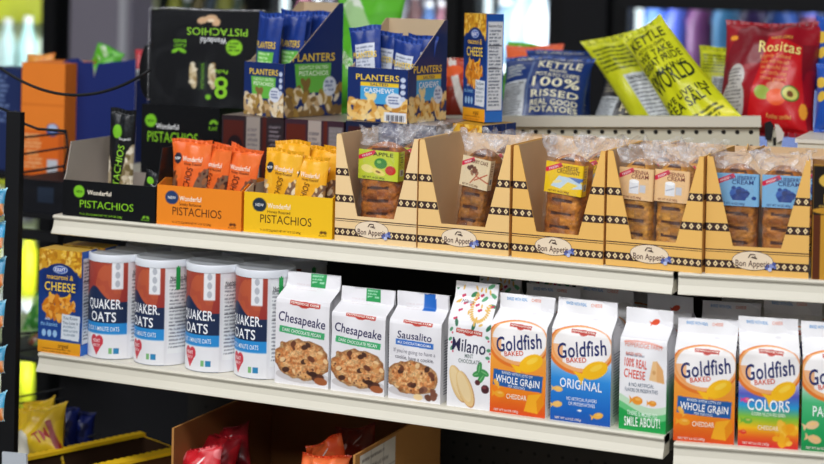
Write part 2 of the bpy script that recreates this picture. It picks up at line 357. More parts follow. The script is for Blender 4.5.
def cookie(a, cx, cy, rx, ry, seed, dark=('4a2c22', '6a3c2a')):
    nz = a.noise(9, seed); f = ((a.X - cx) / rx) ** 2 + ((a.Y - cy) / ry) ** 2 + (nz - .5) * .35; m = f < 1
    a.fill(a.el(cx + .2, cy - ry * .85, rx * .98, ry * .35), 'c9c3c4', .8)
    n2 = a.noise(22, seed + 5)[..., None]; n3 = a.noise(50, seed + 9)[..., None]
    c = np.array(hx('c4713a')) * (1 - n2) + np.array(hx('fccf94')) * n2; c = c * (.78 + .35 * n3)
    edge = np.clip((f - .55) / .5, 0, 1)[..., None]; c = c * (1 - .3 * edge)
    a.A = np.where(m[..., None], np.clip(c, 0, 1), a.A)
    a.blobs(m & (f < .75), 9, .35, .75, [hx(dark[0]), hx(dark[1])], seed); a.blobs(m & (f < .8), 12, .25, .6, [hx('d99a5c'), hx('f0cb98'), hx('e0a768')], seed + 2)
    a.blobs(m & (f < .8), 7, .12, .3, [hx(dark[1])], seed + 3)
def cookiebag(kind):
    a = Art(10, 22.6, 8, 'eceaee')
    a.lines(2, 8, 18.4, 20.4, .6, 'd9c9cc', 4, .4, .5); banner(a, 5.4, 15.2, 5.6)
    if kind == 'ches':
        a.text('Chesapeake', 5.0, 12.3, 1.7, '3a3560', 8.8, -.10, 1); a.fill(a.rr(5.0, 10.0, 4.2, .62, -.08), '3fae6e').text('DARK CHOCOLATE PECAN', 5, 10.0, .6, 'f4fff8', 7.2, -.08)
        cookie(a, 5.0, 5.0, 5.1, 3.7, 11); a.fill(a.el(8.1, 1.9, 1.15, .75, .2), '5a3426').fill(a.el(8.6, 1.3, 1.2, .7, -.1), 'a35c34').fill(a.el(7.2, 2.5, .8, .5), '3f241c'); a.fill(a.rc(4.6, 20, 7.4, 22.6), '2f9e58').lines(4.9, 7.1, 20.4, 22.3, .6, 'c8f0d4')
    else:
        a.text('Sausalito', 5, 12.6, 1.35, '3a3560', 6.6, -.03, 1); a.fill(a.rr(5.0, 11.1, 3.6, .55, -.04), '2f70c8').text('MILK CHOCOLATE MACADAMIA', 5, 11.1, .5, 'f0f6ff', 6.4, -.04)
        a.text("If you're going to have a", 5, 9.5, .75, '8d8a94', 8, -.03, 0).text('cookie, have a cookie.', 5, 8.3, .75, '77747e', 7.4, -.03, .5)
        cookie(a, 4.6, 4.5, 4.9, 3.3, 21); a.blobs(a.el(7.7, 1.8, 1.6, 1.0), 9, .5, .9, [hx('6a4232'), hx('8a5a44'), hx('7d4c3a')], 5); a.fill(a.el(5.8, .9, .9, .6), 'f0d4a0'); a.fill(a.rc(5.2, 18.9, 7.6, 22.6), '2468c0')
    return a
def milano():
    a = Art(10, 24, 8, 'f1f0f3'); r = np.random.RandomState(4)
    for k in range(34):
        x, y = r.uniform(.3, 9.7), r.uniform(15, 23.6)
        if k < 9: a.fill(a.el(x, y, .85, .38, r.rand() * 3), ['3f8a5e', '5ea878', '2f6e50'][k % 3])
        elif k < 20: a.fill(a.el(x, y, .28, .28), 'd2345e').fill(a.el(x + .4, y + .2, .24, .24), 'c02a50')
        else: a.fill(a.el(x, y, .5, .22, r.rand() * 3), 'e6b85e')
    for k in range(26):
        th = 2.2 + k * .17; a.fill(a.el(6.6 + 2.1 * math.cos(th), 19.3 + 3.2 * math.sin(th), .45, .2, th), 'e2b45a')
    a.text('Milano', 3.2, 20.3, .8, '8a8a92', 2.6, 0, 0, .2)
    for x, y in ((.6, 12.4), (1.0, 10.8), (9.2, 13.3), (9.5, 11), (.8, 14.2), (9.3, 9.6)): a.fill(a.el(x, y, .5, .3, x), '5a9a74').fill(a.el(x + .3, y - .6, .2, .2), 'cf3a5e')
    banner(a, 5, 14.0, 6); a.text('Milano', 5, 11.5, 2.3, '2c2a4e', 7.8, -.04, .8, .05).text('MINT', 5.2, 9.7, .7, '7d8a86', 2).text('CHOCOLATE', 5.2, 8.7, .7, '7d8a86', 5)
    for cx, cy, rr_ in ((2.6, 4.4, 1.1), (4.3, 3.6, 1.0)):
        a.fill(a.el(cx + .12, cy - .1, 1.65, 3.6, .45), 'b87f4c').fill(a.el(cx, cy, 1.55, 3.5, .45), 'e9c78c').fill(a.el(cx - .2, cy + .3, 1.1, 2.9, .45), 'f3dcae', .7)
    for x, y, q in ((7.2, 6.6, .3), (8.6, 6.9, -.4), (8.0, 5.8, .9), (7.6, 7.7, 1.4)): a.fill(a.el(x, y, 1.15, .55, q), '3f9450').fill(a.el(x, y, .9, .12, q), '7cc07e')
    a.fill(a.el(8.9, 3.9, .9, .8), '4a2228').fill(a.el(8.7, 4.2, .5, .3), '7a3a40').fill(a.el(7.2, 5.0, .6, .5), '5a2a30')
    return a
def bag_mesh(w, d, H, h1, art, side='f1f0f3', fin=.022, seed=1, tape=None, low=None):
    """flat-bottomed paper bag: front, gusseted sides, gable and folded fin. origin at base front-left"""
    rs = np.random.RandomState(seed); yt = d * .5; hf = H - fin
    path = [(0, 0), (0, h1), (yt - .003, hf), (yt - .001, H)]
    seg = [math.dist(path[i], path[i + 1]) for i in range(3)]; L = sum(seg)
    kx = w / (art.w / 100); ky = L / (art.h / 100)
    wob = rs.rand(6) * 6
    def mp(X, Y, l):
        s = np.asarray(Y, dtype=float) * ky; x = np.asarray(X, dtype=float) * kx; s, x = np.broadcast_arrays(s, x)
        y = np.interp(s, [0, seg[0] * .965, seg[0] * 1.03, seg[0] + seg[1], L], [0, 0, .002, yt - .003, yt - .001]); z = np.interp(s, [0, seg[0], seg[0] + seg[1], L], [0, h1, hf, H])
        u = x / w; g = np.sin(np.clip(s / seg[0], 0, 1) * PI)
        y = y - .0035 * g * np.sin(PI * u) + .0012 * np.sin(s * 90 + wob[0]) * np.sin(u * 9 + wob[1]) * np.clip(s / h1, 0, 1)
        y = y + .0018 * np.clip((s - seg[0]) / .02, 0, 1) * np.sin(u * 7 + wob[2] + s * 60)
        x2 = x + .003 * np.clip((s - seg[0]) / .05, 0, 1) * np.sin(wob[3])
        return np.stack([x2, y - l, z + .0006 * l], -1)
    mb = MB(); art.emit(mb, mp, .0005)
    n = 24; zs = np.linspace(0, L, n); sc = hx(side)
    e = mp(np.full(n, art.w / 100), zs / ky, 0); e0 = mp(np.zeros(n), zs / ky, 0)
    for E, sg in ((e, 1), (e0, -1)):
        cols = np.tile(np.array(sc), (n, 5, 1)); P = np.zeros((n, 5, 3))
        for i in range(n):
            z = E[i, 2]; yb = d - (E[i, 1] if z > h1 else 0) if z <= h1 else np.interp(z, [h1, hf, H], [d, yt + .003, yt + .001]); yf = E[i, 1]
            tuck = np.interp(z, [0, h1 * .6, h1, hf, H], [0, .002, .010, .022, .022])
            for j, t in enumerate((0, .25, .5, .75, 1)): P[i, j] = (E[i, 0] - sg * tuck * (1 - abs(2 * t - 1)), yf + (yb - yf) * t, z)
        if low:
            kk = np.clip((h1 * .62 - P[..., 2]) / (h1 * .25), 0, 1)[..., None]; cols = cols * (1 - kk) + np.array(hx(low)) * kk
        if sg < 0: P = P[:, ::-1]; cols = cols[:, ::-1]
        mb.grid(P, cols, False)
        if sg > 0:       # ingredients block printed on the side
            z = .012
            while z < h1 * .8:
                wd = rs.uniform(.5, .8); mb.quad((P[0, 1, 0] + .0008, d * .15, z), (P[0, 1, 0] + .0008, d * wd, z), (P[0, 1, 0] + .0008 - .0, d * wd, z + .0014), (P[0, 1, 0] + .0008, d * .15, z + .0014), hx('8d8f9a')); z += .0042
    B = np.zeros((n, 2, 3)); 
    for i in range(n):
        z = e[i, 2]; yb = d if z <= h1 else np.interp(z, [h1, hf, H], [d, yt + .003, yt + .001]); B[i, 0] = (e[i, 0], yb, z); B[i, 1] = (e0[i, 0], yb, z)
    mb.grid(B, sc, False)
    mb.quad((0, yt - .001, H), (w, yt - .001, H), (w, yt + .001, H), (0, yt + .001, H), sc)
    mb.quad((0, d, 0), (w, d, 0), (w, 0, 0), (0, 0, 0), sc)
    return mb
def paper_bag(name, label, fr, xl, xr, py, ytop, z, art, d=.068, hf=.76, set_=.012, side='f1f0f3', seed=1, lean=0, yaw=0, yl0=-.03, low=None):
    yl = yl0 + set_; x0, _ = fr.hit(xl, py, yl); x1, _ = fr.hit(xr, py, yl); _, zt = fr.hit((xl + xr) / 2 + 10, ytop, yl + d * .5)
    w = x1 - x0; H = zt - z; M = Matrix.Translation(fr.w(x0, yl, z)) @ Matrix.Rotation(fr.a + yaw, 4, 'Z') @ Matrix.Rotation(lean, 4, 'Y')
    o = bag_mesh(w, d, H, H * hf, art, side, seed=seed, low=low).build(name, PAPER, None, M); tag(o, label, 'cookie bag' if 'cookie' in name else 'cracker bag')
    print(name, round(w, 3), round(H, 3)); return o, M, (w, d, H)
def behind(o, M, dx, dy, label, dz=0, group=None, yaw=0):
    c = o.copy(); C.objects.link(c); c.matrix_world = M @ Matrix.Translation((dx, dy, dz)) @ Matrix.Rotation(yaw, 4, 'Z'); c['label'] = label
    if group: c['group'] = group
    return c
cb = cookiebag('ches')
paper_bag('cookie_bag', 'white cookie bag with green band beside the rightmost oat canister', FA, 274.5, 328, 386, 273, zL, cb, hf=.77, seed=2)
paper_bag('cookie_bag', 'white cookie bag with green band next to the blue-banded one', FA, 330.5, 384, 394, 288, zL, cb, hf=.77, seed=3)
paper_bag('cookie_bag', 'white cookie bag with a blue band and a chunky cookie', FA, 388, 440, 402, 293, zL, cookiebag('saus'), hf=.75, seed=4)
o, M, s = paper_bag('cookie_bag', 'tall floral-topped cookie bag with oval cookies and mint leaves', FA, 446.5, 489.5, 411, 282.5, zL, milano(), hf=.70, seed=5, side='e9e6e4')
behind(o, M, .004, .085, 'floral-topped cookie bag standing behind the front floral one'); behind(o, M, .062, .15, 'floral-topped cookie bag at the back beside white bags')
ga = goldfish('grain'); BG = 'white cracker bags in the rows behind'
o, M, s = paper_bag('cracker_bag', 'orange whole grain cracker bag between floral cookie bag and blue bag', FA, 489.5, 545, 416, 295, zL, ga, seed=6)
behind(o, M, .012, .08, 'second-row white bag top behind the left orange cracker bag', .003, BG)
o, M, s = paper_bag('cracker_bag', 'blue original cracker bag, the only blue-bottomed one', FA, 550, 610, 425, 300, zL, goldfish('original'), seed=7)
behind(o, M, -.004, .09, 'second-row white bag top behind the blue cracker bag', .006, BG); behind(o, M, .03, .17, 'third-row white bag top deep behind the blue cracker bag', .008, BG)
o, M, s = paper_bag('cracker_bag', 'white and green cracker bag with red lettering and a small cheese wedge', FA, 618.5, 665.5, 432, 309, zL, smile(), seed=8, low='2e9e4a', d=.06)
behind(o, M, .006, .085, 'second-row white bag top behind the white and green bag', .006, BG)
o, M, s = paper_bag('cracker_bag', 'orange whole grain cracker bag left of the rainbow one', FB, 673, 734, 444, 319, zLB, ga, seed=9)
behind(o, M, .030, .085, 'second-row white bag top behind the right orange cracker bag', .010, BG); behind(o, M, .055, .165, 'third-row white bag top behind the right orange cracker bag', .012, BG)
o, M, s = paper_bag('cracker_bag', 'rainbow-coloured cracker bag on the right shelf section', FB, 737.5, 798, 448, 318, zLB, goldfish('colors'), seed=10)
behind(o, M, .034, .09, 'second-row white bag top behind the rainbow cracker bag', .012, BG); behind(o, M, .055, .17, 'third-row white bag top behind the rainbow cracker bag', .012, BG)
o, M, s = paper_bag('cracker_bag', 'green cracker bag cut off by the right edge of the photo', FB, 801, 862, 453, 323, zLB, goldfish('parmesan'), seed=11)
behind(o, M, .036, .09, 'second-row white bag top behind the green cracker bag', .010, BG)
# ================================================================== oat canisters
def can_art():
    a = Art(16, 18, 7, 'f0eff3')                          # a label 16 units round, 18 tall
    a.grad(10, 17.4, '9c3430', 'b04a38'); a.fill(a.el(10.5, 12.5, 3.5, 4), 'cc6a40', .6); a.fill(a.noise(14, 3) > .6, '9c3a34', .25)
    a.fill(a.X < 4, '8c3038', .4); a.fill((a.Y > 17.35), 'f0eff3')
    a.fill(a.Y < 10 + 2.6 * np.exp(-((a.X - 6.5) / 3.2) ** 2), '1c2c4e'); a.fill(a.rc(0, 6.2, 16, 10), '1c2c4e')
    a.fill(a.rc(0, 4.3, 16, 6.25), '2a8fd6').fill(a.rc(0, 0, 16, 4.35), 'ededf1')
    a.fill(a.rc(11.5, 12.2, 14.4, 17.35), 'eef0f4').fill(a.el(13, 16.2, .6, .6) | a.el(13, 14.7, .6, .6) | a.el(13, 13.2, .6, .6), 'b9bdc6')
    a.text('QUAKER.', 9.5, 9.6, 1.6, 'f6f8fc', 9.8, 0, 2).text('OATS', 9.2, 7.35, 1.6, 'f6f8fc', 7.2, 0, 2).text('QUICK 1-MINUTE OATS', 8.8, 5.25, .75, 'e6f4ff', 9.6)
    hxx = a.el(6.7, 3.1, 1.1, 1) | a.el(8.5, 3.1, 1.1, 1) | a.pg([(5.75, 2.7), (9.45, 2.7), (7.6, .6)]); a.fill(hxx, 'd23b4a').text('HEART', 7.6, 3.1, .6, 'ffe8ea', 2.4).text('HEALTHY', 7.6, 2.3, .5, 'ffe8ea', 2.2)
    a.fill(a.rc(11.0, 1.0, 11.9, 2.0), '7fba7a').fill(a.rc(12.2, 1.0, 13.6, 2.0), '2f86b8')
    a.fill(a.X > 15.5, 'e6e6ea'); return a
def nutrition_art(w, h, seed=1):
    a = Art(w, h, 7, 'eef0f2'); a.text('Nutrition Facts', w * .45, h - .9, .7, '3c3c44', w * .75)
    a.lines(.3, w * .85, .5, h - 1.6, .62, '7a7c86', seed, .45, .9); a.fill(a.rc(.3, h * .55, w * .85, h * .55 + .14) | a.rc(.3, h - 1.5, w * .85, h - 1.3), '3c3c44'); return a
def canister(px, pyb, ytop, edge, label, first=None, green=False):
    R = .0468; yc = -.03 + .012 + R; z = zL
    x, _ = FA.hit(px, pyb, yc); _, zt = FA.hit(px, ytop, yc - R * .6); H = zt - z
    p = FA.w(x, yc, z); va = math.atan2(p.x - 0, p.y)           # direction of view
    M = Matrix.Translation(p); t = thing('oat_canister', label, 'canister', M, 'oat canisters')
    cyl = lambda a0, r, Hh: (lambda X, Y, l: np.stack([(r + l) * np.sin(a0 + X / r), -(r + l) * np.cos(a0 + X / r), Y + 0 * X], -1))
    mb = MB(); n = 64
    P = np.array([[[R * math.sin(th), -R * math.cos(th), zz] for th in np.linspace(0, 2 * PI, n)] for zz in (.001, H - .004)]); mb.grid(P, hx('e9e9ee'))
    mb.poly([(R * math.sin(th), R * math.cos(th), .001) for th in np.linspace(0, 2 * PI, n)[:-1]], hx('e9e9ee'))
    mb.build('body', PAPER, t)
    e = -va * 1.0 + math.radians(0)                         # angle of the view point around the can (0 = shelf front)
    ea = va * 0 - math.atan2(p.x, p.y) * 1.0
    ctr = -(-ea) if False else -math.atan2(-p.x, -p.y) + PI
    v0 = math.atan2(-p.x, p.y)                              # facing angle so that sin,-cos points to the camera
    a_edge = v0 + math.radians(edge); span = 16 / 100 * (H / .18)
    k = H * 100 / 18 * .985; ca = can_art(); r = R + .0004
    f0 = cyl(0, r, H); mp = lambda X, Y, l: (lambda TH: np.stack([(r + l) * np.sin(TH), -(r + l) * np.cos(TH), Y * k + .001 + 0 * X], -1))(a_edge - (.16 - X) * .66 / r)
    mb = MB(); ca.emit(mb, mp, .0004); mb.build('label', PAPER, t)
    na = nutrition_art(6, 14, 3)
    mp2 = lambda X, Y, l: (lambda TH: np.stack([(r + l) * np.sin(TH), -(r + l) * np.cos(TH), Y * k + .02 + 0 * X], -1))(a_edge + .05 + X * .8 / r)
    mb = MB(); na.emit(mb, mp2, .0004)
    if green: 
        a0 = a_edge + .32; P = np.array([[[(r + .0008) * math.sin(th), -(r + .0008) * math.cos(th), zz] for th in np.linspace(a0, a0 + .16, 6)] for zz in (H * .72, H - .004)]); mb.grid(P, hx('1f9e4e'))
    mb.build('side_label', PAPER, t)
    mb = MB(); pr = [(R + .0012, H - .012), (R + .0014, H - .0015), (R + .0004, H), (R - .002, H + .0002), (R - .003, H - .002), (0.0001, H - .002)]
    P = np.array([[[q * math.sin(th), -q * math.cos(th), zz] for th in np.linspace(0, 2 * PI, n)] for q, zz in pr]); mb.grid(P, hx('dfe3ea')); mb.build('lid', CLEARLID, t)
    return t, M
CLEARLID = mat('plastic_lid', .3, .5)
cs = [(116, 366, 254, 24, 'oat canister next to the macaroni box', False), (162.5, 372, 259, 5, 'second oat canister from the macaroni box, green tab on its label', True), (214, 378, 264, 12, 'third oat canister from the macaroni box', False), (263.5, 384, 269, 8, 'oat canister touching the leftmost cookie bag', True)]
for i, (px, pb, pt_, ed, lb, g) in enumerate(cs):
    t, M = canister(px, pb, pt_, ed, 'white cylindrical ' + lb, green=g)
    dup(t, Matrix.Translation((0.004, .103, 0)) @ M, ['oat canister hidden behind the one by the macaroni box', 'oat canister in the dark behind the second from left', 'oat canister in the dark behind the third from left', 'oat canister in the dark behind the rightmost'][i])
# ================================================================== macaroni boxes
def mac_art(w, h, txt=1):
    a = Art(10, 20, 8, '1b3a86'); nz = a.noise(16, 2); a.grad(0, 20, '1d4a9a', '16306e')
    m = (a.Y > 15.5 + .8 * np.sin(a.X)); a.fill(m, 'd9a02a'); a.blobs(m, 130, .35, .8, [hx('f0bd3c'), hx('c98a1e'), hx('f7d066'), hx('b9781a')], 4, .45)
    a.fill(a.el(5, 13.8, 4.3, 3.6), '16306e').fill(a.el(5, 16.2, 1.7, .75), 'c8d6f0').fill(a.el(5, 16.2, 1.5, .6), '2b52b0').text('KRAFT', 5, 16.2, .7, 'ffffff', 2.4)
    a.text('macaroni &', 5, 14.8, .95, 'f6c63c', 6.2, 0, 1).text('CHEESE', 5, 12.9, 1.6, 'f7d24a', 7.2, 0, 2)
    a.fill(a.el(5, 11.3, 2.6, 1.3) & ~a.el(5, 12.0, 2.2, 1.1), 'f2b92a')
    a.blobs(a.el(4.8, 8.9, 3.6, 2.3), 80, .5, 1.0, [hx('e9962c'), hx('d67e1c'), hx('f6b04a'), hx('c86f18')], 7, .55)
    a.text('with', 2.2, 6.6, .6, 'bcd4f4', 1.2).text('the cheesiest', 2.6, 5.6, .8, '8ec3f2', 4)
    a.fill(a.pg([(5.4, 3.0), (9.6, 2.8), (9.8, 7.6), (5.6, 7.8)]), 'dfe6ee').text('You Know', 7.6, 7.1, .6, '5f7388', 3.4).text('You Love It', 7.6, 6.2, .6, '5f7388', 3.6).lines(5.9, 9.3, 3.2, 5.6, .75, '8fa0b2', 2)
    for k in range(3): a.fill(a.el(1.4 + k * 1.3, 3.8, .5, .7), '9cc4ea')
    a.grad(0, 2.4, 'e8981c', 'f2ae24').text('original', 6, 1.6, .8, '7a4a10', 2.4).lines(.6, 9.4, .2, 1.0, .5, '9a6414', 3)
    return a
def macbox(name, label, M, w, h, d):
    mb = MB(); a = mac_art(w, h); kx, ky = w / .10, h / .20
    a.emit(mb, lambda X, Y, l: np.stack([X * kx, -l + 0 * X, Y * ky], -1), .0003)
    side = Art(4, 20, 8, '2058b0').grad(0, 2, '2f74d0', '2f74d0'); side.fill(side.rc(.4, 2.2, 3.8, 18.6), 'e6eaf0').lines(.7, 3.5, 2.6, 17, .62, '6a7484', 5, .5, .9); side.text('Nutrition Facts', 2, 17.8, .5, '2a2a34', 3); side.fill(side.rc(.6, 9.8, 3.6, 9.95) | side.rc(.6, 14, 3.6, 14.2), '2a2a34')
    side.emit(mb, lambda X, Y, l: np.stack([w + l + 0 * X, X * d / .04, Y * ky], -1), .0003)
    q = .0004; mb.box(q, w - q, q, d, 0.0002, h - .0002, hx('1c3f8e'), {'t': hx('d6b04a')})
    o = mb.build(name, GLOSSC, None, M); return tag(o, label, 'box')
x0, _ = FA.hit(37.5, 355, -.02); x1, _ = FA.hit(80, 358, -.02); _, zt = FA.hit(40, 248, -.02)
macbox('macaroni_box', 'blue macaroni box at the left end of the lower shelf', TM((x0, 2.33, zL)), x1 - x0, zt - zL, .042)
macbox('macaroni_box', 'blue macaroni box in shadow behind the one at the left shelf end', TM((x0 + .01, 2.33 + .052, zL)), x1 - x0, zt - zL, .042)
print('mac', x1 - x0, zt - zL)
# ================================================================== helpers for cartons and film bags
def along(P, ang, px, py):
    d = ray(px, py); e = Vector((math.cos(ang), math.sin(ang))); rx, ry = P.x, P.y
    det = e.x * -d.y + d.x * e.y; return (-rx * -d.y + -d.x * ry) / det if abs(det) > 1e-9 else 0
def carton_M(px, py, Y, phi, z=None):
    P = at(px, py, Y)
    if z is not None: P.z = z
    return P
def pillow(w, h, d, art, back, seed=1, crimp=.045, wr=1.0, taper=0):
    """sealed film bag: bulging front and back with crimped ends. origin bottom-left, centre plane y=0"""
    rs = np.random.RandomState(seed); ph = rs.rand(8) * 6.3; kx, ky = w * 100 / art.w, h * 100 / art.h
    def prof(u, v):
        vv = np.clip((v - crimp) / (1 - 2 * crimp), 0, 1); f = np.abs(np.sin(PI * u)) ** .55 * np.abs(np.sin(PI * vv)) ** .42
        edge = (1 - np.abs(np.sin(PI * vv)) ** .8)
        f = f + wr * .16 * edge * np.sin(u * 16 + ph[0] + 3 * v) * np.sin(PI * u) * (vv > 0) * (vv < 1) + wr * .07 * np.sin(v * 11 + u * 7 + ph[1]) * np.sin(PI * u) * np.sin(PI * vv) + wr * .05 * np.sin(u * 19 - v * 13 + ph[2]) * np.sin(PI * u) * np.sin(PI * vv)
        return f
    def pos(u, v, sg, l):
        f = prof(u, v); cr = .0012 * np.sin(u * 90) * ((v < crimp) | (v > 1 - crimp))
        x = (u - .5) * w * (1 - .10 * np.sin(PI * np.clip(v, 0, 1)) ** .6) + w / 2; x = x * (1 - taper * v); wave = .004 * wr * np.sin(u * 5 + ph[3]) * (np.abs(2 * v - 1) ** 3)
        return np.stack([x, -sg * (d / 2 * f + l) + wave + cr, v * h + .003 * wr * np.sin(u * 6 + ph[4]) * (v - .5)], -1)
    mb = MB(); art.emit(mb, lambda X, Y, l: pos(np.clip(np.asarray(X) * kx / w, 0, 1), np.clip(np.asarray(Y) * ky / h, 0, 1), 1, l), .0015)
    u, v = np.meshgrid(np.linspace(1, 0, 22), np.linspace(0, 1, 30)); mb.grid(pos(u, v, -1, 0), hx(back))
    return mb
def bag_px(name, label, cat, bl, br, tl, Yb, Yt, d, art, back, seed=1, group=None, wr=1.0, m=None, yr=0, crimp=.045, taper=0, slump=False):
    A = at(*bl, Yb); B = at(*br, Yb + yr); T = at(*tl, Yt); ex = (B - A); w = ex.length; ex.normalize()
    ez = T - A; ez = ez if slump else ez - ex * ez.dot(ex); h = ez.length; ez.normalize(); ey = ez.cross(ex).normalized()
    M = Matrix((ex, ey, ez)).transposed().to_4x4(); M.translation = A
    o = pillow(w, h, d, art, back, seed, wr=wr, crimp=crimp, taper=taper).build(name, m or FOIL, None, None if slump else M)
    if slump: K = M.copy(); K.translation = (0, 0, 0); o.data.transform(K); o.location = A
    print(name, round(w, 3), round(h, 3), round(A.z, 3)); return tag(o, label, cat, group)
# ================================================================== pistachio cartons on the upper shelf
def pist_front(w, h, bg, dk, sub, logo, flav=True):
    a = Art(w, h, 7, bg); a.fill(a.el(w * .18, h * .70, h * .17, h * .17), logo); a.text('NEW', w * .18, h * .70, h * .07, 'ffffff' if logo[0] in '12' else '1a2a10', h * .2, 0, 0)
    a.text('Wonderful', w * .40, h * .70, h * .12, 'fff4e0', w * .26, 0, 1.5, 0)
    if flav: a.text(flav, w * .40, h * .555, h * .07, dk, w * .26, 0, 0)
    a.text('PISTACHIOS', w * .48, h * .37, h * .20, dk, w * .58, 0, -.3); a.text('9-1.15 OZ (32g) BAGS NET WT 10.35 OZ (293g)', w * .42, h * .09, h * .05, dk, w * .46, 0, 0)
    a.fill(a.el(w * .88, h * .15, w * .02, h * .035, .6) | a.el(w * .92, h * .15, w * .02, h * .035, -.6), sub); a.text('PLANT', w * .9, h * .07, h * .04, sub, w * .09, 0, 0); return a
def open_carton(name, label, fr, xl, xr, py, yl, z, hf, hb, d, art, out, inn, m=GLOSSC, ns=.5, low=None):
    x0, _ = fr.hit(xl, py, yl); x1, _ = fr.hit(xr, py, yl); w = x1 - x0; T = .0015
    M = TM(fr.w(x0, yl, z), fr.a); t = thing(name, label, 'carton', M)
    mb = MB(); kx, ky = w * 100 / art.w, hf * 100 / art.h
    art.emit(mb, lambda X, Y, l: np.stack([X * kx, -l + 0 * X, Y * ky], -1), .0003); mb.prism([(0, .0003, 0), (w, .0003, 0), (w, .0003, hf), (0, .0003, hf)], (0, T, 0), hx(out), hx(inn)); mb.build('front_panel', m, t)
    mb = MB(); k = d * ns
    for x, s in ((0, 1), (w - T, 1)):
        pr = [(x, T, 0), (x, d, 0), (x, d, hb), (x, k, hb), (x, k * .35, hf * 1.15), (x, T, hf)]
        co, ci = hx(out), hx(inn); mb.prism([(p[0] + T, p[1], p[2]) for p in pr], (-T, 0, 0), co if x > 0 else ci, ci if x > 0 else co)
    mb.prism([(T, d - T, 0), (w - T, d - T, 0), (w - T, d - T, low or hb), (T, d - T, low or hb)], (0, T, 0), hx(inn), hx(out)); mb.box(T, w - T, T, d - T, .0002, .002, hx(inn)); mb.build('carton_body', m, t)
    return t, M, w
def snack_art(bg, dk, logo, nuts, light=None, vertical=True):
    a = Art(9, 14, 8, bg); a.fill(a.noise(5, 8) > .55, light or bg, .35)
    a.fill(a.el(1.6, 10.6, .95, .95), logo).text('NEW', 1.6, 10.6, .45, 'ffffff', 1.5)
    a.text('Wonderful', 5.2, 10.6, .85, 'fff0dc', 4.6, 0, 1.5).text('Honey Roasted', 5.4, 9.8, .45, dk, 4, 0, .5); a.text('PISTACHIOS', 4.2, 5.9, 1.4, dk, 6.6, 1.35, 0)
    m = a.el(7.7, 5.4, 1.9, 3.8, -.35) | a.el(.5, 5.4, 1.3, 3.4, .2); a.fill(m, '7a5a44'); a.blobs(m, 40, .35, .8, [hx(c) for c in nuts], 3, .6); a.fill((a.Y > 13.2), bg); return a
bt = pist_front(17, 6, '0e0f12', '8fd02c', '7ab82c', '7cc62a', False)
t, M, w = open_carton('pistachio_carton', 'open black pistachio carton at the left end of the upper shelf', FA, 62.5, 155, 216, .006, zU, .060, .122, .19, bt, '141519', 'b6aaa0', GLOSSC, .10, .055)
og = pist_front(14, 6.5, 'f28a1e', '4a2210', '5a2a10', '1f3a6a', 'Smoky Barbecue'); t2, M2, w2 = open_carton('pistachio_carton', 'orange pistachio carton of orange bags', FA, 156.5, 241, 226, .008, zU, .064, .069, .135, og, 'f08418', 'd8822a', CARD)
yg = pist_front(14, 6.5, 'f6c21a', '4a2a10', '5a3a10', '1f3040', 'Honey Roasted'); t3, M3, w3 = open_carton('pistachio_carton', 'yellow pistachio carton between the orange carton and first bread tray', FA, 243.5, 332, 234, .010, zU, .064, .074, .135, yg, 'f4be14', 'c9b49a', CARD)
def in_carton(M, x, y, z, w, h, d, art, back, tilt, lean, yaw, label, seed, name='pistachio_bag', group=None, m=None, wr=1, cat='snack bag'):
    Q = M @ Matrix.Translation((x, y, z)) @ Matrix.Rotation(yaw, 4, 'Z') @ Matrix.Rotation(lean, 4, 'Y') @ Matrix.Rotation(tilt, 4, 'X')
    o = pillow(w, h, d, art, back, seed, wr=wr).build(name, m or FOIL, None, Q); return tag(o, label, cat, group)
oa = snack_art('ee6a28', '5a2010', '2a2a38', ['5a3020', '7a4028', '3a2018', '9a6038'], 'f88a48'); ya = snack_art('f2ae20', '6a3a10', '1f2c3c', ['c9a070', 'e6cfa0', '9a7040', 'f0e0c0'], 'fac84a')
W = w2
for i, (x, y, ln, yw, hh, lb) in enumerate([(.004, .030, -.03, -.05, .108, 'orange pistachio bag at the left of the orange carton'), (.036, .044, .06, -.28, .106, 'orange pistachio bag second from left in the orange carton'), (.050, .062, .10, -.34, .104, 'orange pistachio bag third from left with dark nuts showing'), (.064, .082, .12, -.30, .104, 'orange pistachio bag fourth from left, mostly covered'), (W - .074, .034, .08, -.12, .104, 'orange pistachio bag leaning at the right of the orange carton')]):
    in_carton(M2, x, y, .004, .080, hh + .024, .018, oa, 'e8622a', -.10, ln, yw, lb, 20 + i)
for i, (x, y, ln, yw, hh, lb) in enumerate([(.010, .030, .02, -.08, .100, 'yellow pistachio bag in front at the left of the yellow carton'), (.056, .030, .05, -.1, .094, 'yellow pistachio bag in front at the right of the yellow carton'), (.018, .058, -.04, -.15, .110, 'yellow pistachio bag behind the left one in the yellow carton'), (.060, .062, .06, -.2, .106, 'yellow pistachio bag at the back middle of the yellow carton'), (.075, .092, .1, -.15, .104, 'yellow pistachio bag in the rearmost right of the yellow carton')]):
    in_carton(M3, x, y, .004, .074, hh + .028, .018, ya, 'e8a81c', -.10, ln, yw, lb, 30 + i)
def black_bag():
    a = Art(6, 17, 8, '101215'); a.fill(a.noise(20, 3) > .62, '3a3f44', .5 * 1); a.fill(a.rc(0, 0, 6, 13.4), '101215'); a.fill(a.el(2.2, 13.2, 1.15, 1.15), '7cc62a')
    a.text('Wonderful', 4.1, 12.1, .5, 'f0f0f0', 2.6); m = a.el(5.3, 6, 1.4, 5.2, -.12) | a.el(.2, 4.6, 1.0, 4.4); a.fill(m, 'b9a888'); a.blobs(m, 40, .35, .75, [hx('d9cbb0'), hx('a08a60'), hx('efe6d0'), hx('7a6a44')], 5, .6)
    a.text('PISTACHIOS', 2.9, 6.6, 1.5, '9ad83a', 9, 1.42, .5); return a
bb = black_bag()
x0, _ = FA.hit(107, 187, .06)
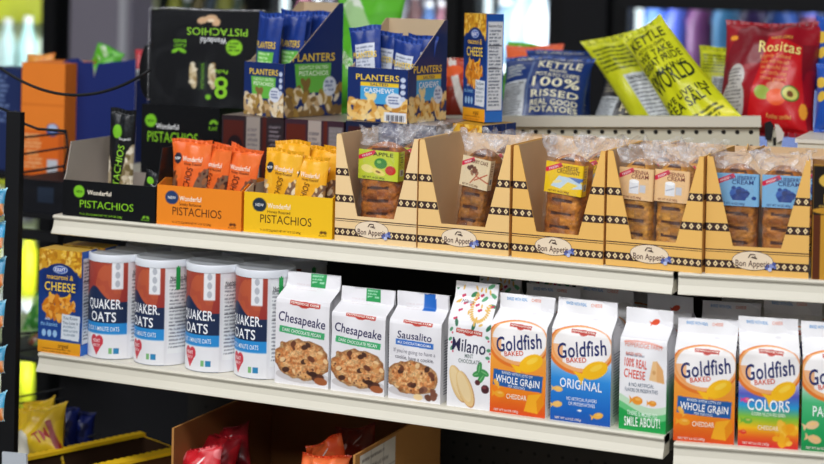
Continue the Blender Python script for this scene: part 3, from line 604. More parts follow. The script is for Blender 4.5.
in_carton(TM((0, 0, 0)), FA.hit(106, 187, .09)[0], 2.35 + .09, zU + .004, .052, .172, .022, bb, '0c0d10', 0, .03, .1, 'tall black pistachio bag standing in the open black carton', 41)
in_carton(TM((0, 0, 0)), FA.hit(134, 187, .045)[0], 2.35 + .05, zU + .004, .038, .084, .016, bb, '0c0d10', 0, .25, .1, 'short black pistachio bag tilted at the right end of the black carton', 42)
# closed black carton behind and the upside-down eight-pack on it
ba = Art(13, 14, 6, '0c0d10'); ba.fill(ba.el(1.6, 11.6, .95, .95), '7cc62a').text('NEW', 1.6, 11.6, .4, '14240c', 1.2, 0, 0).text('Wonderful', 4.4, 10.9, .75, 'f4f4f4', 3.8, 0, 1).text('PISTACHIOS', 5.3, 9.3, 1.5, '8fd02c', 8.4, 0, -.3).fill(ba.el(5.2, 7.4, .8, .5), 'caa888').fill(ba.el(6.1, 7.7, .7, .5), 'e0c4a4').text('PLANT', 12.0, 11.0, .5, '7ab82c', 1.4)
ba.fill(ba.el(11.7, 11.9, .5, .25, .6) | ba.el(12.3, 11.9, .5, .25, -.6), '7ab82c')
Yb = .25; zt8 = None
x0, _ = FA.hit(141, 150, Yb); x1, _ = FA.hit(219, 150, Yb); _, zt = FA.hit(180, 106, Yb)
M = TM(FA.w(x0, Yb, zU)); mb = MB(); w = x1 - x0; h = zt - zU; kx, ky = w / .13, h / .14
ba.emit(mb, lambda X, Y, l: np.stack([X * kx, -l + 0 * X, Y * ky], -1), .0004); mb.box(0, w, .0004, .16, 0, h - .0004, hx('0c0d10'))
tag(mb.build('pistachio_box', GLOSSC, None, M), 'closed black pistachio box under the upside-down one', 'box'); zT = zU + h; print('black box', w, h)
ea = Art(16, 14, 6, '07080c')
ea.text('PISTACHIOS', 9.5, 11.0, 1.05, '9ad83a', 8.6, PI, .4).text('Wonderful', 9.0, 9.7, .85, 'eef0f2', 3.7, PI, 1).fill(ea.el(11.9, 8.8, 1.15, 1.15), '8fd02c').lines(11.1, 12.7, 8.2, 9.5, .5, '2a4a10')
ea.fill(ea.el(7.4, 12.6, .8, .5, .3) | ea.el(8.6, 12.9, .9, .55, .1) | ea.el(9.3, 12.4, .6, .6), 'd8b088').fill(ea.el(8.6, 12.6, .5, .25), 'f0d8b8')
ea.text('PLANT', 4.2, 8.9, .45, '7cc62a', 1.8, PI).text('BASED', 4.2, 9.5, .45, '7cc62a', 1.8, PI).fill(ea.el(3.6, 8.1, .6, .3, .5) | ea.el(4.6, 8.1, .6, .3, -.5), '7cc62a')
ea.text('8', 10.2, 2.9, 3.0, '8fd02c', 1.9, PI, 3).text('Packs', 10.2, 5.2, .6, '8fd02c', 1.8, PI, 1).fill(ea.rc(6.9, 2.4, 8.2, 6.6), '1c2a1c')
for cx in (6.2, 8.9): ea.fill(ea.el(cx, 4.5, .55, 1.9, .1), 'cdbb92'); ea.blobs(ea.el(cx, 4.5, .5, 1.8), 14, .2, .4, [hx('a88c5c'), hx('e8dcc0')], 5)
ea.fill(ea.el(8.4, 1.5, .4, .4), '7cc62a'); ea.text('PISTACHIOS', 7.55, 4.5, .4, '6fae28', 3.6, PI / 2)
ph = math.radians(6); P = at(149.5, 108, 2.35 + .25); P.z = zT; wl = along(P, ph, 262, 110); _, zt = FA.hit(170, 10, .25); h = zt - zT; print('8pack', P, wl, h)
M8 = TM(P, ph); mb = MB(); ea.emit(mb, lambda X, Y, l: np.stack([X * wl / .16, -l + 0 * X, Y * h / .14], -1), .0004); mb.box(0, wl, .0004, .07, 0, h - .0004, hx('07080b'))
t = thing('pistachio_box', 'shrink-wrapped black eight-pack pistachio box lying upside down on top', 'box', M8); mb.build('carton_body', GLOSSC, t)
mb = MB(); e = .0025; u, v = np.meshgrid(np.linspace(0, 1, 30), np.linspace(0, 1, 26)); wv = .0018 * np.sin(u * 13 + v * 9) + .0012 * np.sin(v * 31 - u * 12)
mb.grid(np.stack([-e + u * (wl + 2 * e), -e - .001 - wv * np.sin(PI * u), v * (h + e)], -1), (.9, .9, .92)); mb.grid(np.stack([-e + u * (wl + 2 * e), -e + v * .076, h + e + wv + .001 * np.sin(u * 60)], -1), (.9, .9, .92))
mb.build('shrink_film', WRAP, t)
mb = MB(); mb.tube([(-e, -e, h + e), (wl * .2, -e, h + .004), (wl * .5, -e - .001, h + .002), (wl + e, -e, h + .0035)], .0016, (.9, .9, .92), 6); mb.tube([(-e, -e, h + e), (-e - .0005, -e, h * .6), (-e, -e, 0.003)], .0009, (.85, .85, .88), 6); mb.build('film_seam', CELLO, t)
# ================================================================== bread trays
TRC = 'f0c074'
def diamond_band(mb, x0, x1, z, hh, y, sl0=0, sl1=0):
    """dark band between x0 and x1 (slanted ends) with pale diamonds"""
    mb.poly([(x0 + sl0 * -hh, y, z - hh), (x1 + sl1 * -hh, y, z - hh), (x1 + sl1 * hh, y, z + hh), (x0 + sl0 * hh, y, z + hh)], hx('3e2a26'))
    n = int((x1 - x0) / .0090)
    if n < 1: return
    st = (x1 - x0) / n
    for k in range(n):
        c = x0 + st * (k + .5); r = hh * .80; mb.poly([(c - r * .8, y - .0002, z), (c, y - .0002, z - r), (c + r * .8, y - .0002, z), (c, y - .0002, z + r)], hx('ecd2a0'))
        mb.poly([(c - r * .25, y - .0003, z), (c, y - .0003, z - r * .3), (c + r * .25, y - .0003, z), (c, y - .0003, z + r * .3)], hx('3e2a26'))
def bread_tray(label, M, W, H=.165, d=.185, col=TRC):
    t = thing('bread_tray', label, 'display tray', M, 'yellow bread trays'); T = .002; c = hx(col); inn = hx('e2c096'); zn = .040
    xa, xb = .008, .038; xc, xd = W - .038, W - .006
    mb = MB()
    mb.prism([(0, 0, 0), (W, 0, 0), (W, 0, zn), (0, 0, zn)], (0, T, 0), c, inn)
    mb.prism([(0, 0, zn), (xb, 0, zn), (xa, 0, H), (.002, 0, H), (0, 0, H - .003)], (0, T, 0), c, inn)
    mb.prism([(xc, 0, zn), (W, 0, zn), (W, 0, H - .003), (W - .002, 0, H), (xd, 0, H)], (0, T, 0), c, inn)
    sl = lambda z: xb + (xa - xb) * (z - zn) / (H - zn); sr = lambda z: xc + (xd - xc) * (z - zn) / (H - zn)
    k0 = (xa - xb) / (H - zn); k1 = (xd - xc) / (H - zn)
    for z in (.107, .066):
        diamond_band(mb, 0, sl(z), z, .0056, -.0003, 0, k0); diamond_band(mb, sr(z), W, z, .0056, -.0003, k1, 0)
    for z, q in ((.0345, .0007), (.0315, .0004)): mb.quad((0, -.0003, z - q), (W, -.0003, z - q), (W, -.0003, z + q), (0, -.0003, z + q), hx('4a342c'))
    diamond_band(mb, 0, W, .0145, .0056, -.0003)
    mb.build('front_panel', CARD, t)
    mb = MB(); cx = W * .46; cz = .021
    mb.poly([(cx + .0285 * math.cos(a), -.0007, cz + .0135 * math.sin(a)) for a in np.linspace(0, 2 * PI, 33)[:-1]], hx('6a5048'))
    mb.poly([(cx + .0278 * math.cos(a), -.0009, cz + .0129 * math.sin(a)) for a in np.linspace(0, 2 * PI, 33)[:-1]], hx('f2ddc0'))
    a = Art(6, 3, 4, 'f2ddc0'); a.text('Bon Appetit', 3, 1.15, .95, '5a3a34', 4.9, 0, .6)
    V, F = text_geom('Bon Appetit', .6, 0); sx = .047 / V[:, 0].max(); mb.add(np.stack([cx - .0235 + V[:, 0] * sx, np.full(len(V), -.0013), cz - .008 + V[:, 1] * .0085], -1), F, hx('5a3a34'))
    mb.tube([(cx - .006, -.0013, cz + .0045), (cx - .003, -.0013, cz + .009), (cx + .003, -.0013, cz + .009), (cx + .004, -.0013, cz + .006), (cx - .002, -.0013, cz + .005), (cx + .006, -.0013, cz + .0035)], .0007, hx('4a3030'), 5)
    for k, (dx, dz, r) in enumerate([(.021, -.008, .0042), (.026, -.006, .0035), (.0295, -.003, .0028), (.024, -.011, .003), (.031, -.0075, .0022)]): mb.disc((cx + dx, -.0012 - k * .0001, cz + dz), r, hx(['5a6cb0', '8a96cc', '4a5aa0', 'c4cae8', '6a78b8'][k]), 7)
    mb.build('oval_emblem', CARD, t)
    mb = MB(); ms = hx('e0a95c')
    for x in (0, W - T):
        pr = [(x + T, T, 0), (x + T, d, 0), (x + T, d, H), (x + T, T, H)]; mb.prism(pr, (-T, 0, 0), inn if x == 0 else ms, inn if x > 0 else ms, c)
    for z in (.107, .066, .0145): mb.quad((W + .0003, T, z - .0042), (W + .0003, d, z - .0042), (W + .0003, d, z + .0042), (W + .0003, T, z + .0042), hx('4e3830'))
    mb.prism([(T, d - T, 0), (W - T, d - T, 0), (W - T, d - T, H * .98), (T, d - T, H * .98)], (0, T, 0), inn, c); mb.box(T, W - T, T, d - T, .0003, .002, inn)
    mb.build('side_walls', CARD, t); return t
def loaf_label(kind):
    bg, tx, dk = {'apple': ('c6d23a', 'APPLE', '3a3a14'), 'berry': ('e4cfa8', 'BERRY CAKE', '6a3420'), 'cheese': ('f2c81e', 'CHEESE|CROISSANT', '7a4a14'), 'vienna': ('eec48e', 'VIENNA|CREAM', '8a3a24'), 'blue': ('7fb4dc', 'BLUEBERRY|CREAM', '1f3a7a')}[kind]
    a = Art(9, 6.2, 9, bg); a.fill(a.rr(1.5, 5.1, 1.7, .42, .45), 'd8284a').text('FRESH', 1.5, 5.1, .4, 'ffe8ec', 1.8, .45)
    for i, q in enumerate(tx.split('|')): a.text(q, 4.4, 5.4 - i * .85, .75, dk, 3.6 if len(q) < 8 else 4.4, 0, .8)
    if kind == 'apple': a.fill(a.el(4.0, 3.5, 1.15, 1.1), '3f8a3a').fill(a.el(3.7, 3.8, .4, .35), '8cc060').fill(a.el(5.8, 2.2, .95, .95), 'c8342a').fill(a.el(1.7, 2.2, 1.2, .8, -.3), 'f2e48a').fill(a.el(3.6, 1.7, 1.3, .6, -.4), 'f0dc70').fill(a.el(3.6, 1.7, .5, .2, -.4), '8a5a2a')
    if kind == 'berry': a.blobs(a.el(3.0, 3.4, 1.4, 1.0), 14, .3, .6, [hx('7a4a34'), hx('5a3424'), hx('9a6a4a')], 3); a.fill(a.rr(5.2, 2.4, 1.8, .12, .5) | a.rr(5.6, 2.0, 1.8, .12, -.3) | a.rr(3.4, 1.7, 1.5, .12, .9), 'b8502e')
    if kind == 'cheese': a.fill(a.pg([(1.2, 1.4), (3.6, 1.0), (7.2, 1.6), (6.6, 3.4), (2.6, 3.6)]), 'c8dce8').fill(a.pg([(3.0, 1.0), (4.6, .9), (6.4, 2.2), (4.4, 2.6)]), 'f7d84a').fill(a.pg([(4.4, 3.6), (6.6, 2.6), (7.4, 3.6)]), '5a7ab8').fill(a.el(2.4, 2.4, .9, .3, .3), 'f0e0a0')
    if kind == 'vienna': a.fill(a.rc(2.2, 1.2, 4.2, 3.6), 'e8eaee').fill(a.el(3.2, 3.6, 1, .35), 'ffffff').fill(a.rc(4.4, 1.5, 5.6, 3.0), 'c9ccd4').fill(a.rr(3.2, 2.4, .9, .1, .3), 'a9acb8')
    if kind == 'blue': a.blobs(a.el(3.8, 2.7, 1.5, .9), 22, .3, .55, [hx('1f3f8a'), hx('16306e'), hx('3a62b0')], 4, .9); a.fill(a.pg([(2.4, 1.9), (5.2, 1.9), (4.8, 1.1), (2.8, 1.1)]), '23408a'); a.fill(a.el(6.3, 1.6, .4, .35), '1f3f8a')
    a.fill(a.rc(0, 0, 9, .85), bg).text('NET WT 14 OZ (400g)', 2.8, .45, .42, dk, 4, 0, .5); a.fill(a.rc(7.2, 0, 7.35, 6.2), dk, .4).fill(a.rc(7.5, 1.1, 8.7, 2.4), 'f0f2f0').lines(7.5, 8.8, 2.7, 5.6, .5, dk, 3); a.fill(a.rc(7.6, 1.2, 8.6, 2.3) & (np.sin(a.X * 38) > 0), '2a2a2a'); return a
def make_loaf(kind, seed, w=.060, d=.052, h=.150, crust=('9a5a22', 'c98a42')):
    t = thing('packaged_loaf', '', 'bread loaf', Matrix.Identity(4), 'packaged loaves in the trays'); rs = np.random.RandomState(seed)
    nu, nv = 72, 90; th = np.linspace(0, 2 * PI, nu); zz = np.linspace(0, 1, nv); TH, Z = np.meshgrid(th, zz)
    ex = .45; cx = np.sign(np.sin(TH)) * np.abs(np.sin(TH)) ** ex; cy = -np.sign(np.cos(TH)) * np.abs(np.cos(TH)) ** ex
    cap = np.minimum(1, np.minimum(Z * 14, (1 - Z) * 9)) ** .5; cap = np.where((Z <= 0) | (Z >= 1), .02, cap)
    rid = np.abs(np.sin(Z * PI * 7.5 + .5 * np.sin(TH * 2 + seed))) ; fr = np.clip(np.cos(TH) * 1.6, 0, 1)
    s = 1 + .05 * (rid - .7) * fr + .02 * (vnoise(nv, nu, 9, seed) - .5)
    P = np.stack([cx * w / 2 * cap * s, cy * d / 2 * cap * s, Z * h], -1)
    n1 = vnoise(nv, nu, 14, seed + 1)[..., None]; n2 = vnoise(nv, nu, 34, seed + 2)[..., None]; a, b = np.array(hx(crust[0])), np.array(hx(crust[1]))
    col = a * (1 - n1) + b * n1; gap = (rid < .36) & (np.abs(cx) < .55) & (cy < 0); col = col * (.8 + .35 * n2); col = np.where(gap[..., None], np.array(hx('4a2410')), col)
    mb = MB(); mb.grid(P, np.clip(col, 0, 1)); mb.build('loaf', BREAD, t)
    la = loaf_label(kind); lh = .046; z0 = h * .615; k = lh * 100 / 6.2; e = .0022; fw = w * .98; hw = w / 2 + e; hd = d / 2 + e
    def lm(X, Y, l):
        s_ = np.asarray(X) * (w * 1.30 / .09); Y = np.asarray(Y) * k
        x = np.where(s_ < w, -w / 2 + s_, hw + l); y = np.where(s_ < w, -hd - l, -hd + (s_ - w)); return np.stack([x + 0 * Y, y + 0 * Y, z0 + Y + 0 * s_], -1)
    mb = MB(); la.emit(mb, lm, .0004); mb.build('label', GLOSSC, t)
    nu, nv = 46, 40; th = np.linspace(0, 2 * PI, nu); v = np.linspace(0, 1, nv); TH, V = np.meshgrid(th, v); ex = .5
    cx = np.sign(np.sin(TH)) * np.abs(np.sin(TH)) ** ex; cy = -np.sign(np.cos(TH)) * np.abs(np.cos(TH)) ** ex
    hb = h * 1.14; zt = V * hb; q = np.clip((zt - h * .97) / (hb - h * .97), 0, 1); n3 = vnoise(nv, nu, 13, seed + 7) - .5; n4 = vnoise(nv, nu, 22, seed + 8) - .5; n3[:, -1] = n3[:, 0]; n4[:, -1] = n4[:, 0]
    rx = w / 2 + .0045 + q * .010 + n3 * (.003 + .024 * q); ry = (d / 2 + .0045) * (1 - .55 * q) + n4 * (.003 + .026 * q)
    P = np.stack([cx * rx, cy * ry, zt + n4 * .022 * q], -1); P[:, -1] = P[:, 0]
    ks = int(nv * .83); mb = MB(); mb.grid(P[:ks + 1], (1, 1, 1)); mb.build('wrapper', CELLOB, t); mb = MB(); mb.grid(P[ks:], (1, 1, 1)); mb.build('wrapper_top', CELLO, t); return t
LF = {k: make_loaf(k, i * 7 + 3, crust=c, w=ww) for i, (k, c, ww) in enumerate([('apple', ('8a4410', 'c87c2c'), .068), ('berry', ('703c12', 'b0742a'), .046), ('cheese', ('944c10', 'd08a30'), .058), ('vienna', ('a0641c', 'd89c44'), .050), ('blue', ('8c4c12', 'c88430'), .058)])}
used = set()
def place_loaf(kind, M, label):
    if kind not in used: used.add(kind); o = LF[kind]; o.matrix_world = M; o['label'] = label; return o
    return dup(LF[kind], M, label)
TR = [('T1', FA, 334.5, 416, 243, 'first bread tray from the left, beside the yellow pistachio carton'), ('T2', FA, 417.5, 508.5, 250, 'second bread tray from the left, holding a narrow tilted loaf'), ('T3', FA, 511.5, 603, 258, 'third bread tray from the left, with a yellow cheese label'), ('T4', FA, 605.5, 701.5, 266, 'fourth bread tray, straddling the gap between shelf sections'), ('T5', FB, 705, 808.5, 273, 'rightmost bread tray, holding blue-labelled loaves')]
LO = {'T1': [('apple', .058, .055, .02, -.06, 'green-labelled apple loaf'), ('apple', .096, .118, 0, 0, 'apple loaf tucked behind the front one')],
      'T2': [('berry', .064, .060, .15, -.1, 'narrow loaf with a beige berry cake label'), ('berry', .10, .125, 0, 0, 'narrow loaf at the back of the second tray')],
      'T3': [('cheese', .062, .055, .08, -.08, 'loaf with a yellow cheese croissant label'), ('cheese', .104, .118, 0, 0, 'cheese loaf tucked behind the front one')],
      'T4': [('vienna', .035, .045, .03, -.05, 'left loaf with a peach vienna cream label'), ('vienna', .089, .047, .02, -.05, 'right loaf with a peach vienna cream label'), ('vienna', .052, .125, 0, 0, 'vienna loaf behind the left one'), ('vienna', .108, .125, 0, 0, 'vienna loaf behind the right one')],
      'T5': [('blue', .043, .045, .0, -.05, 'left loaf with a light blue blueberry label'), ('blue', .107, .045, .0, -.05, 'right loaf with a light blue blueberry label')]}
for k, fr, xl, xr, py, lb in TR:
    yl = .008; x0, _ = fr.hit(xl, py, yl); x1, _ = fr.hit(xr, py, yl); z = zU if fr is FA else zUB
    if k == 'T4': z = zUB
    M = TM(fr.w(x0, yl, z), fr.a); W = x1 - x0; print(k, W)
    bread_tray('yellow ' + lb, M, W, d=.11 if k == 'T5' else .185, col='f4d29c' if k == 'T1' else ('f2c884' if k == 'T2' else 'f0bc66'))
    M2_ = TM(fr.w(x0 + (.048 if fr is FB else .004), yl + .192, z), fr.a); bread_tray('yellow tray standing behind the ' + lb.split(',')[0], M2_, W, H=.150, d=.18)
    num = {'T1': 'first', 'T2': 'second', 'T3': 'third', 'T4': 'fourth', 'T5': 'rightmost'}[k]
    for kd, x, y, ln, yw, l2 in LO[k]:
        place_loaf(kd, M @ Matrix.Translation((x, y, .0025)) @ Matrix.Rotation(yw, 4, 'Z') @ Matrix.Rotation(ln, 4, 'Y'), l2 + ' in the %s bread tray' % num)
    for q, xx in enumerate((.042, .106)):
        place_loaf('berry' if k == 'T1' else LO[k][0][0], M2_ @ Matrix.Translation((xx, .06, .0025)) @ Matrix.Scale(.86, 4), 'wrapped loaf top at the %s of the tray behind the %s bread tray' % (('left', 'right')[q], num))
# gold and black tin beyond the rightmost tray
x0, _ = FB.hit(811.5, 272, .008); _, zt = FB.hit(818, 163, .03)
ta = Art(8, 16, 7, 'c9922e').fill(np.ones((1, 1), bool), 'c9922e'); ta.fill(ta.rc(0, 9, 8, 15.8), '1c1612').fill(ta.el(4, 13.8, 3.2, 1.4), 'd8b04a').text('100', 3.5, 11.3, 1.3, 'e0b850', 4).lines(.8, 7, 9.3, 10.4, .5, 'e0b850'); ta.fill(ta.rc(0, 0, 8, 9) & (np.sin(ta.X * 2.6) > .2), '5a2a12'); ta.fill(ta.el(4, 9.6, 4, .6), 'c9922e')
mb = MB(); H = zt - zUB; ta.emit(mb, lambda X, Y, l: np.stack([X, -l + 0 * X, Y * H / .16], -1), .0003); mb.box(0, .08, .0003, .08, 0, H - .0003, hx('a8741e')); tag(mb.build('biscuit_box', GLOSSC, None, TM(FB.w(x0, .006, zUB), FB.a)), 'tall gold and black box cut off by the right edge', 'box')
# ================================================================== cartons of nut bags and boxes stacked behind
def nuts(a, m, cols, n, seed, r0=.5, r1=1.0): a.blobs(m, n, r0, r1, [hx(c) for c in cols], seed, .55); return a
def nut_art(w, h, kind, big=0):
    a = Art(w, h, 8, '1a2f6a'); g = kind == 'green'; pc = ('c9a878', 'e8d2a8', '8a6a3a', 'f0e2c4', 'a8843e') if g else ('f0c878', 'e0a850', 'f8dc9a', 'c88a34', 'f4d088')
    top = 7.4; a.text('PLANTERS', w * .5, top, .95, 'f6d24a', w * .72, 0, 2)
    if g: a.fill(a.pg([(w * .22, 3.0), (w * .78, 3.0), (w * .80, 6.6), (w * .18, 6.6)]), '6cc04a').text('LIGHTLY SALTED', w * .5, 6.15, .42, 'f0ffe0', w * .5).text('PISTACHIOS', w * .5, 5.4, .6, 'f4ffe8', w * .5, 0, 1)
    else: a.fill(a.rc(w * .22, 3.0, w * .85, 5.9), '4aa8e0').fill(a.rc(w * .22, 5.9, w * .85, 6.6), 'f2cc30').text('SALTED', w * .53, 6.25, .42, '1a2f6a', w * .3, 0, 1).text('CASHEWS', w * .53, 5.2, .8, 'f4faff', w * .5, 0, 1.6)
    nuts(a, (a.Y < 2.6 + .7 * np.sin(a.X * .8) + .8 * (a.X / w)) & (a.Y > .0), pc, 70, 5); 
    nuts(a, a.el(w * .30, 3.4, 1.2, 1.3), pc, 8, 8)
    a.fill(a.el(w * .78, 3.7, 1.25, 1.25), 'dfe6f2').lines(w * .78 - .9, w * .78 + .9, 2.9, 4.4, .5, '5a6a9a', 3)
    if not big:
        for k in range(4): a.fill(a.el(w * .92, 7.2 - k * 1.05, .38, .42), 'c8d4ec')
        if not g: a.fill(a.rc(w * .62, .2, w * .98, 1.7), 'e8ecf2').fill(a.rc(w * .65, .3, w * .95, 1.3) & (np.sin(a.X * 30) > 0), '2a2a34')
    return a
def nut_carton(label, cpx, phi, Y, xl, xr, yl_, yr_, htop_px, kind):
    P = at(cpx[0], cpx[1], Y); w = -along(P, phi, xl, yl_); d = along(P, phi + PI / 2, xr, yr_)
    ex = Vector((math.cos(phi), math.sin(phi), 0)); O = P - ex * w; zt = at(htop_px[0], htop_px[1], 1).z
    r = ray(*htop_px); bk = P + Vector((-math.sin(phi), math.cos(phi), 0)) * d; kk = (bk.xy).length / Vector((r.x, r.y)).length; hb = (CAM + r * kk).z - P.z
    r = ray(cpx[0], cpx[2]); kk = P.xy.length / Vector((r.x, r.y)).length; hf = (CAM + r * kk).z - P.z
    print('nut carton', w, d, hf, hb, P); T = .0015; M = TM(O, phi); t = thing('nut_carton', label, 'carton', M)
    fa = nut_art(9, 9, kind); kx, ky = w / .09, hf / .09; mb = MB(); fa.emit(mb, lambda X, Y_, l: np.stack([X * kx, -l + 0 * X, Y_ * ky], -1), .0003)
    cA = hx('1a2f6a'); kf = hx('c8b090'); mb.prism([(0, .0003, 0), (w, .0003, 0), (w, .0003, hf), (0, .0003, hf)], (0, T, 0), cA, kf, kf); mb.build('front_panel', GLOSSC, t)
    sa = nut_art(11, 11 * hb / d / (11 / 11.) if 0 else 16, kind, 1); sx = d / .11; sy = hb / .16
    tp = lambda y: np.interp(y, [0, d * .10, d * .92, d], [hf, hf * 1.02, hb, hb])
    mb = MB(); sa.emit(mb, lambda X, Y_, l: np.stack([w + l + 0 * (X + Y_), X * sx + 0 * Y_, np.minimum(Y_ * sy * (9 / 8.), tp(X * sx))], -1), .0004)
    for x, s in ((0, 0), (w - T, 1)):
        pr = [(x + T - (.0003 if s else 0), T, 0), (x + T - (.0003 if s else 0), d, 0), (x + T, d, hb), (x + T, d * .92, hb), (x + T, d * .10, hf * 1.02), (x + T, T, hf)]
        mb.prism(pr, (-T + .0003, 0, 0), cA if s else kf, kf if s else cA, kf)
    mb.prism([(T, d - T, 0), (w - T, d - T, 0), (w - T, d - T, hb), (T, d - T, hb)], (0, T, 0), kf, cA); mb.box(T, w - T, T, d - T, .0003, .0018, kf); mb.build('carton_body', GLOSSC, t)
    return M, w, d, hf, hb
def nutbag_art(kind):
    a = Art(7, 15, 8, '1c3a8a'); a.fill(a.noise(5, 4) > .55, '16307a', .5); a.text('PLANTERS', 3.5, 10.2, .95, 'f6d24a', 5.6, 0, 2)
    if kind == 'green': a.fill(a.pg([(1.2, 6.2), (5.6, 6.2), (5.9, 9.2), (1.0, 9.2)]), '6cc04a').lines(1.4, 5.4, 7.4, 9, .6, 'e8ffd8'); nuts(a, a.rc(0, .8, 7, 6), ('c9a878', 'e8d2a8', '8a6a3a', 'f0e2c4'), 50, 3)
    else: a.fill(a.rc(1.2, 1, 5.8, 12.0), 'd4dae8').lines(1.5, 5.5, 1.4, 11.6, .6, '6a748c', 7); a.fill(a.rc(3.6, 4, 5.6, 6.5), 'f2cc30')
    a.fill(a.Y > 14.2, '2248a0'); return a
ngA, nbA = nutbag_art('green'), nutbag_art('back')
M, w, d, hf, hb = nut_carton('blue nut carton with green pistachio panels and a high slanted side', (283, 118, 64), math.radians(-19), 2.52, 243.5, 341.5, 115, 114, (339, 3), 'green')
zN = M.translation.z
for i, (x, y, hh, ln, art, lb) in enumerate([(.001, .016, hb * .90, .05, ngA, 'green-panelled nut bag in front in the slanted nut carton'), (.026, .050, hb * .92, .04, ngA, 'dark blue nut bag in the middle of the slanted nut carton'), (.020, .074, hb * .90, .0, ngA, 'dark blue nut bag behind the middle one in the slanted nut carton'), (.028, .100, hb * .92, .06, ngA, 'dark blue nut bag at the back of the slanted nut carton')]):
    in_carton(M, x, y, .003, .058, hh, .018, art, '1a3480', -.03, ln, .1, lb, 50 + i, 'nut_bag')
M, w, d, hf, hb = nut_carton('blue nut carton with light blue cashew panels', (407, 124, 70), math.radians(-10), 2.50, 347, 446, 121, 112, (446.5, 20), 'blue')
zC = M.translation.z
for i, (x, y, hh, ln, yw, lb) in enumerate([(.000, .020, hf + .062, -.10, .1, 'blue nut bag leaning at the left of the cashew carton'), (.006, .050, hf + .056, .02, 0, 'blue nut bag behind the leaning one in the cashew carton'), (.014, .078, hf + .050, .06, 0, 'blue nut bag at the left back of the cashew carton'), (w - .072, .040, hf + .050, .10, -.1, 'blue nut bag at the right front of the cashew carton'), (w - .068, .072, hf + .055, .10, 0, 'blue nut bag at the right back of the cashew carton')]):
    in_carton(M, x, y, .003, .060, hh, .016, nbA, '1a3480', -.03, ln, yw, lb, 60 + i, 'nut_bag')
# boxes standing under the nut cartons
def strip_box(px0, px1, py, Y, ztop, label, cols, seed, dep=.14, z=None):
    z = z or zU; A = at(px0, py, Y); B = at(px1, py, Y); w = B.x - A.x; h = ztop - z; a = Art(10, 16, 6, cols[0])
    a.fill(a.rc(.3, 8, 3.6, 15.2), cols[1]).fill(a.el(2.2, 11, 1.2, 1.8), '201418').fill(a.rc(4.0, 0, 6.2, 16), cols[2]).lines(4.2, 6.0, 9, 14, .8, '6a6468', seed).fill(a.rc(6.6, 0, 7.2, 16), cols[1]).fill(a.rc(7.4, 8.5, 9.8, 15), cols[3]).lines(7.6, 9.6, 9, 14.6, .7, '8a8088', seed + 2)
    mb = MB(); a.emit(mb, lambda X, Y_, l: np.stack([X * w / .10, -l + 0 * X, Y_ * h / .16], -1), .0003); mb.box(0, w, .0003, dep, 0, h, hx(cols[0]), {'t': hx('8a7c74')})
    o = mb.build('coffee_box', GLOSSC, None, TM((A.x, Y, z))); return tag(o, label, 'box')
strip_box(222, 284, 120, 2.525, zN - .001, 'dark box with white panels under the slanted nut carton, left', ('2e2226', '4e1e18', '9a9088', '2a2428'), 3)
strip_box(285, 344, 120, 2.525, zN - .001, 'dark box with reddish panels under the slanted nut carton, right', ('3a2430', '5a2218', 'a89c94', '7a7474'), 5)
strip_box(346, 436, 126, 2.505, zC - .001, 'dark blue box under the cashew carton', ('16203e', '3a1a1e', '28305a', '1a2448'), 8, .15)
# macaroni boxes: a stack lying flat and one standing on it
P = at(484.5, 122.5, 2.60); phi = math.radians(-34); w = -along(P, phi, 462.5, 120); zK = P.z
r = ray(484.5, 14); kk = P.xy.length / Vector((r.x, r.y)).length; hK = (CAM + r * kk).z - zK; dK = along(P, phi + PI / 2, 502, 121); print('kraft', w, dK, hK, zK)
O = P - Vector((math.cos(phi), math.sin(phi), 0)) * w
macbox('macaroni_box', 'blue macaroni box standing upright on top, turned to show its side', TM(O, phi), w, hK, dK)
ph2 = math.radians(-14); P = at(482, 132, 2.56); wl = -along(P, ph2, 440, 130); dl = along(P, ph2 + PI / 2, 516, 128); n = 4; hh = (zK - zU - .001) / n; print('lying', wl, dl, hh)
for k in range(n):
    a = Art(10, 4, 8, 'e0a428'); a.blobs(a.rc(0, 0, 10, 4), 90, .35, .8, [hx('f0bd3c'), hx('c98a1e'), hx('f7d066'), hx('b9781a')], 4 + k, .45)
    b = Art(9, 4, 6, '1c4aa0'); b.fill(b.rc(3, 0, 3.15, 4) | b.rc(6.2, 0, 6.35, 4), 'e8eef8').fill(b.rc(0, 0, 9, .25), 'dfe6f2')
    q = TM(P - Vector((math.cos(ph2), math.sin(ph2), 0)) * wl, ph2); q.translation.z = zU + k * hh
    mb = MB(); a.emit(mb, lambda X, Y_, l: np.stack([X * wl / .1, -l + 0 * X, Y_ * (hh - .0008) / .04], -1), .0003); b.emit(mb, lambda X, Y_, l: np.stack([wl + l + 0 * X, X * dl / .09, Y_ * (hh - .0008) / .04], -1), .0003); mb.box(0, wl, .0003, dl, 0.0002, hh - .001, hx('1c3f8e'), {'t': hx('c89a30')})
    tag(mb.build('macaroni_box', GLOSSC, None, q), ['macaroni box at the bottom of the flat stack behind the bread', 'macaroni box second from the bottom of the flat stack', 'macaroni box second from the top of the flat stack', 'topmost flat-lying macaroni box, yellow noodles on its edge'][k], 'box')
